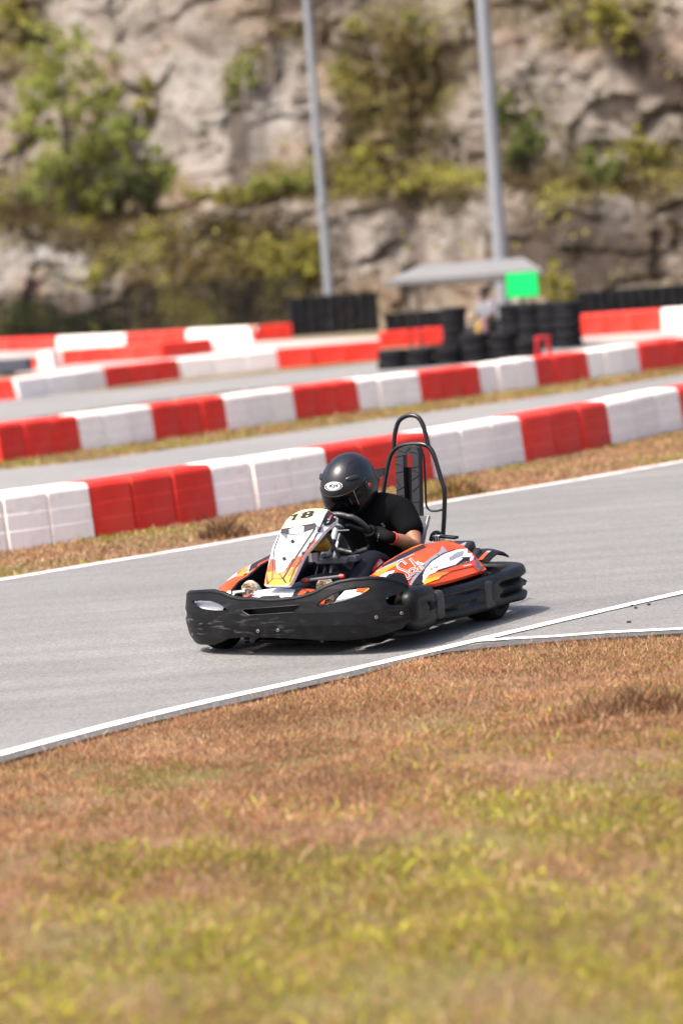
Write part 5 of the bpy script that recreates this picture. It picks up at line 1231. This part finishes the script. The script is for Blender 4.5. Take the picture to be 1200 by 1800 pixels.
J2 = dict(J); J2['slv'] = (V((-.232, .314, .522)), .046); J2['srv'] = (V((-.165, -.30, .512)), .046)
for k_, r_ in (('arl', .06), ('arr', .06)): J2[k_] = (J[k_][0], r_)
J2['upper'] = (J['upper'][0], (.15, .115)); J2['belly'] = (J['belly'][0], (.15, .115)); J2['chest'] = (J['chest'][0], (.165, .125)); J2['pelvis'] = (J['pelvis'][0], (.15, .115)); J2['nk'] = (V((-.255, -.018, .735)), .072)
E2 = [('pelvis', 'belly'), ('belly', 'chest'), ('chest', 'upper'), ('upper', 'nk'), ('upper', 'shl'), ('shl', 'arl'), ('arl', 'slv'), ('upper', 'shr'), ('shr', 'arr'), ('arr', 'srv')]
k2_ = {a for e in E2 for a in e}
shirt = skin_mesh('shirt', sub_j(J2, k2_, .02), E2, SHIRT, drv)
k3 = ['pelvis', 'hpl', 'thl', 'knl', 'cal', 'anl', 'hpr', 'thr', 'knr', 'car', 'anr']
trs = skin_mesh('trousers', sub_j(J, k3, .017), sub_e(Ed, k3), NAVY, drv)
# red and white stripe down the outer seam of the near leg
tb = BVHTree.FromPolygons([tuple(v.co) for v in trs.data.vertices], [list(p.vertices) for p in trs.data.polygons])
mb = MB(); Zq = lambda L: [(560 + x / 6, 880 + y / 6) for x, y in L]
decal(mb, tb, Zq([(560, 735), (600, 670), (640, 615), (685, 640), (690, 660), (640, 690), (600, 740), (575, 770)]), RED_ED, .003, 5)
decal(mb, tb, Zq([(600, 705), (625, 660), (655, 632), (668, 655), (635, 685)]), WHITE, .0045, 5); mb.build('stripe', trs)
# lettering on the sleeve
sbv = BVHTree.FromPolygons([tuple(v.co) for v in shirt.data.vertices], [list(p.vertices) for p in shirt.data.polygons])
mb = MB(); text_decal(mb, sbv, 'HA', Zq([(655, 250)])[0], (5.5, 6.5), (3.2, -3.2), LGREY, .003); mb.build('sleeve_lettering', shirt)
# shoes, soles towards the camera
SOLE = pm('shoe_sole', (.50, .42, .31), .8, var=.25, scale=30, bump=.5, bscale=60, alt=(.22, .16, .10), altscale=22, alttr=(.45, .55))
SHOE = pm('shoe_canvas', (.42, .40, .37), .8, var=.15)
def shoe(heel, toe, nrm):
    e = MB(); heel, toe = V(heel), V(toe); d = (toe - heel); L = d.length; d.normalize(); n = (V(nrm) - d * d.dot(V(nrm))).normalized(); s_ = d.cross(n)
    prof = [(0, .026), (.06, .037), (.25, .040), (.45, .040), (.65, .049), (.82, .049), (.94, .036), (1.0, .014)]
    def ring(grow, lift): return [heel + d * L * t + s_ * (w_ + grow) + n * lift for t, w_ in prof] + [heel + d * L * t - s_ * (w_ + grow) + n * lift for t, w_ in prof[::-1]]
    r0, r1, r2, r3 = ring(-.006, .022), ring(0, .016), ring(.001, -.012), ring(-.002, -.016)
    for a, b_ in ((r0, r1), (r1, r2)): e.grid([a, b_], SOLE, closed_u=True)
    e.add(r0, [tuple(range(len(r0)))], SOLE)
    up = MB(); rows = [r2]
    for f, h in ((.97, .03), (.85, .055), (.55, .075), (.2, .085)):
        rows.append([(heel + d * L * .5) + (p - (heel + d * L * .5)) * f - n * (h * (1.25 - .6 * min(1, max(0, (p - heel).dot(d) / L)))) for p in r2])
    up.grid(rows, SHOE, closed_u=True); up.add(rows[-1], [tuple(range(len(rows[-1])))], SHOE)
    # curved tread ribs
    for k_ in range(7):
        t = .12 + k_ * .125; w_ = float(np.interp(t, [p[0] for p in prof], [p[1] for p in prof])) - .008
        e.tube([heel + d * L * (t + .03 * (1 - (u / w_) ** 2)) + s_ * u + n * .022 for u in np.linspace(-w_, w_, 7)], .004, SOLE, 5)
    so_ = up.build('shoe', drv); e.build('sole', so_)
shoe((.475, .185, .085), (.575, .165, .385), (1, .15, -.25)); shoe((.49, -.285, .085), (.585, -.305, .375), (1, -.05, -.2))

# gloves: palm outside the rim, fingers wrapping it
def glove(wrist, ang, sgn_, fd):
    c = wheel_pt(ang); tg = (wheel_pt(ang + .05) - wheel_pt(ang - .05)).normalized(); out = (c - WC).normalized(); nrm = AXW
    g = MB(); wrist = V(wrist); kn = c + out * .034 + nrm * .012
    dirw = (wrist - c).normalized()
    base = c + out * .03 + nrm * .03
    global CUFF_C, CUFF_D
    CUFF_D = fd; CUFF_C = wrist + CUFF_D * .034
    g.tube(smoothpath([wrist + fd * .035, wrist, wrist.lerp(base, .45), base, base - nrm * .02 + out * .004], 4), [.034] * 4 + [.034] * 4 + [.038] * 4 + [.038] * 4 + [.02], GLOVE, 14)
    for k_, (ln, rr) in enumerate(((.9, .0095), (1.0, .010), (.97, .0098), (.8, .0085))):
        o_ = tg * ((k_ - 1.5) * .0195)
        pts = []
        for th in np.linspace(-.35, 2.9 * ln, 9):
            r_ = .0275; pts.append(c + o_ + out * math.cos(th) * r_ - nrm * math.sin(th) * r_ + (out * .02 if th < 0 else V()) )
        g.tube([base + o_ * .9] + pts, [rr * 1.2] + [rr * (1.1 - .03 * i) for i in range(9)], GLOVE, 8)
    th_ = []
    for th in np.linspace(.3, 2.4, 7): th_.append(c + tg * (.046 * sgn_) + out * math.cos(th) * .028 + nrm * math.sin(th) * .028)
    g.tube([base + tg * .03 * sgn_] + th_, [.015] + [.0125 - .0004 * i for i in range(7)], GLOVE, 8)
    return g, base, wrist
ANG_L, ANG_R = 1.72, -1.5
g_, base_l, _w = glove(J['wrl'][0], ANG_L, -1, (J['fol'][0] - J['wrl'][0]).normalized()); gl = g_.build('glove', drv, angle=60)
mb = MB(); a = J['wrl'][0]; d = (J['fol'][0] - a).normalized()
def ringp(c, d, r_, n=20):
    s_ = d.orthogonal().normalized(); t = d.cross(s_); return [c + (s_ * math.cos(2 * math.pi * k_ / n) + t * math.sin(2 * math.pi * k_ / n)) * r_ for k_ in range(n)]
mb.tube(ringp(CUFF_C, CUFF_D, .035), .004, RED_ED, 6, closed=True); mb.build('cuff_edge', gl)
gb = g_.bvh(); mb = MB()
for i, (x, y) in enumerate([(637, 345), (634, 362), (630, 380), (625, 400), (620, 420), (617, 440)]): decal(mb, gb, stroke(Zq([(x, y), (x - 3, y + 10)]), 1.0), LGREY, .002, 5)
mb.build('lettering', gl)
g_, _b2, _w = glove(J['wrr'][0], ANG_R, 1, (J['forr'][0] - J['wrr'][0]).normalized()); gr_ = g_.build('glove', drv, angle=60)
mb = MB(); a = J['wrr'][0]; d = (J['forr'][0] - a).normalized(); mb.tube(ringp(CUFF_C, CUFF_D, .035), .004, RED_ED, 6, closed=True); mb.build('cuff_edge', gr_)

# helmet: shell in its own frame (X facing, Y left, Z up)
HC = K(612, 850, y=-.045); HYAW, HPIT, HROL = R(-6), R(29), R(-3)
HM = Matrix.Rotation(HYAW, 3, 'Z') @ Matrix.Rotation(HPIT, 3, 'Y') @ Matrix.Rotation(HROL, 3, 'X')
def hr(az, el):
    ca, ce, se = math.cos(az), math.cos(el), math.sin(el)
    a, b_, c = .179, .147, .168
    d = V((ce * ca, ce * math.sin(az), se)); r_ = 1 / math.sqrt((d.x / a) ** 2 + (d.y / b_) ** 2 + (d.z / c) ** 2)
    if el < 0:   # chin bar and lower shell are fuller and more upright than an ellipsoid
        k_ = min(1, -el / .5); fr = max(0, ca)
        r_ *= 1 + k_ * (.07 + .10 * fr)
    if ca < 0: r_ *= 1 + .05 * (-ca) * max(0, ce)  # spoiler swell at the rear
    return r_
def hp_(az, el, off=0.0): r_ = hr(az, el) + off; return HC + HM @ V((math.cos(el) * math.cos(az) * r_, math.cos(el) * math.sin(az) * r_, math.sin(el) * r_))
HELM = pm('matt_black_shell', (.0065, .007, .009), .31, var=.15, scale=10, bump=.02)
VIS = pm('visor_tint', (.002, .002, .003), .16, var=.0, spec=.22)
hm = MB(); hm.grid([[hp_(2 * math.pi * j / 56, el) for j in range(56)] for el in np.linspace(-.92, math.pi / 2 - .001, 40)], HELM, closed_u=True)
hm.grid([[hp_(2 * math.pi * j / 56, -.92, o_) for j in range(56)] for o_ in (0, -.03)], BLACK_D, closed_u=True)
# raised brow vents and side fins
helm = hm.build('helmet', drv, angle=60); hbv = hm.bvh()
Zh = lambda L: [(540 + x / 5.4545, 760 + y / 5.4545) for x, y in L]
vz = MB()
vaz = np.linspace(-R(86), R(86), 45)
def vis_top(az): return R(10) + R(9) * (az / R(86)) ** 2
def vis_bot(az): return -R(27) + R(16) * (abs(az) / R(86)) ** 3
vz.grid([[hp_(az, vis_bot(az) + (vis_top(az) - vis_bot(az)) * t, .0045) for az in vaz] for t in np.linspace(0, 1, 12)], VIS)
for fn_ in (vis_top, vis_bot): vz.tube([hp_(az, fn_(az), .001) for az in vaz], .0042, BLACK_M, 6)
for az in (vaz[0], vaz[-1]): vz.tube([hp_(az, vis_bot(az) + (vis_top(az) - vis_bot(az)) * t, .001) for t in np.linspace(0, 1, 8)], .004, BLACK_M, 6)
vso = vz.build('visor', helm, angle=60)
for sy in (1, -1):
    mb = MB(); c = hp_(sy * R(84), R(4), -.004); o_ = (c - HC).normalized(); mb.tube([c, c + o_ * .012, c + o_ * .014], [.030, .029, .02], BLACK_M, 20); mb.tube([c + o_ * .014, c + o_ * .016], .012, RED_ED, 14); mb.build('visor_pivot', helm)
    mb = MB()
    QS = HM @ Matrix.Rotation(sy * R(56), 3, 'Z') @ Matrix.Rotation(-R(36), 3, 'Y')
    c = hp_(sy * R(56), R(36), -.001); mb.sell(c, (.011, .046, .015), HELM, .8, .8, 18, 10, QS @ Matrix.Rotation(-sy * .25, 3, 'X'))
    c2 = hp_(sy * R(52), R(33), .003); mb.sell(c2, (.007, .026, .005), BLACK_D, .7, .7, 14, 8, QS @ Matrix.Rotation(-sy * .25, 3, 'X'))
    mb.tube(smoothpath([hp_(*p, -.0012) for p in [(sy * R(40), R(26)), (sy * R(38), R(44)), (sy * R(50), R(58)), (sy * R(80), R(66)), (sy * R(110), R(60))]], 6), .0035, HELM, 6); mb.build('side_vent', helm)
lg = MB(); lc = (253 / 5.4545 + 540, 517 / 5.4545 + 760)
def oval(rx, ry, tilt, n=28): return [(lc[0] + rx * math.cos(t) * math.cos(tilt) - ry * math.sin(t) * math.sin(tilt), lc[1] + rx * math.cos(t) * math.sin(tilt) + ry * math.sin(t) * math.cos(tilt)) for t in [2 * math.pi * k_ / n for k_ in range(n)]]
TL = -.10
decal(lg, hbv, oval(15.4, 7.9, TL), WHITE, .0026, 6); decal(lg, hbv, oval(14.2, 6.9, TL), BLACK_D, .0033, 6); decal(lg, hbv, oval(11.6, 6.2, TL), WHITE, .004, 6)
text_decal(lg, hbv, 'Kyt', (lc[0] - 7.6, lc[1] + 4.6), (15, -1.5), (1.8, -8.4), BLACK_D, .005, .035); lg.build('brow_badge', helm)
# thin light and mid grey strips on the visor edge
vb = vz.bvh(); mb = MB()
decal(mb, vb, stroke(Zh([(432, 535), (495, 690)]), .9), LGREY, .002, 6); decal(mb, vb, stroke(Zh([(400, 630), (430, 690)]), .8), MGREY, .002, 6); mb.build('visor_strip', vso)

# ------------------------------------------------------------------ labels of the setting and of the uncountable growth
SETTING = {'ground': ['wide dusty brown ground lying between and beyond the tracks'], 'race_track': ['grey asphalt track under the go-kart'],
  'track_edge_line': ['white painted edge line between the near track and the dry field'], 'branch_edge_line': ['thin white line branching off beside the dry field at the right'],
  'far_edge_line': ['worn pinkish white line along the far edge of the near track'], 'track_shoulder': ['dark broken asphalt edge between white line and dry grass'],
  'second_track': ['pale asphalt lane between the two nearest barrier rows'], 'third_track': ['pale asphalt lane behind the second barrier row'], 'fourth_track': ['pinkish asphalt lane before the farthest barrier row'],
  'field': ['dry bumpy soil under the grass of the front field'], 'verge': ['dry soil strip between near track and nearest barriers', 'dry soil strip in front of the second barrier row', 'narrow soil strip behind the nearest barrier row', 'narrow soil strip behind the second barrier row'],
  'cliff': ['grey and tan rock face of the old quarry with a planted bench'],
  'grass': ['short dry brown and yellow-green turf covering the front field', 'scattered taller green weeds standing in the front field', 'dry mown grass on the verge before the nearest barriers', 'dry grass along the foot of the second barrier row', 'thin grass behind the nearest barrier row', 'thin grass behind the second barrier row'],
  'undergrowth': ['olive and brown growth clinging to the quarry rock']}
SCAT = {'grass': 'grass', 'undergrowth': 'undergrowth', 'cliff': 'cliff'}
_seen = {}
for o in list(COL.objects):
    b_ = o.name.split('.')[0]
    if o.parent is None and b_ in SETTING and 'label' not in o:
        k_ = _seen.get(b_, 0); _seen[b_] = k_ + 1
        if k_ < len(SETTING[b_]): o['label'] = SETTING[b_][k_]; o['category'] = SCAT.get(b_, b_.split('_')[-1])
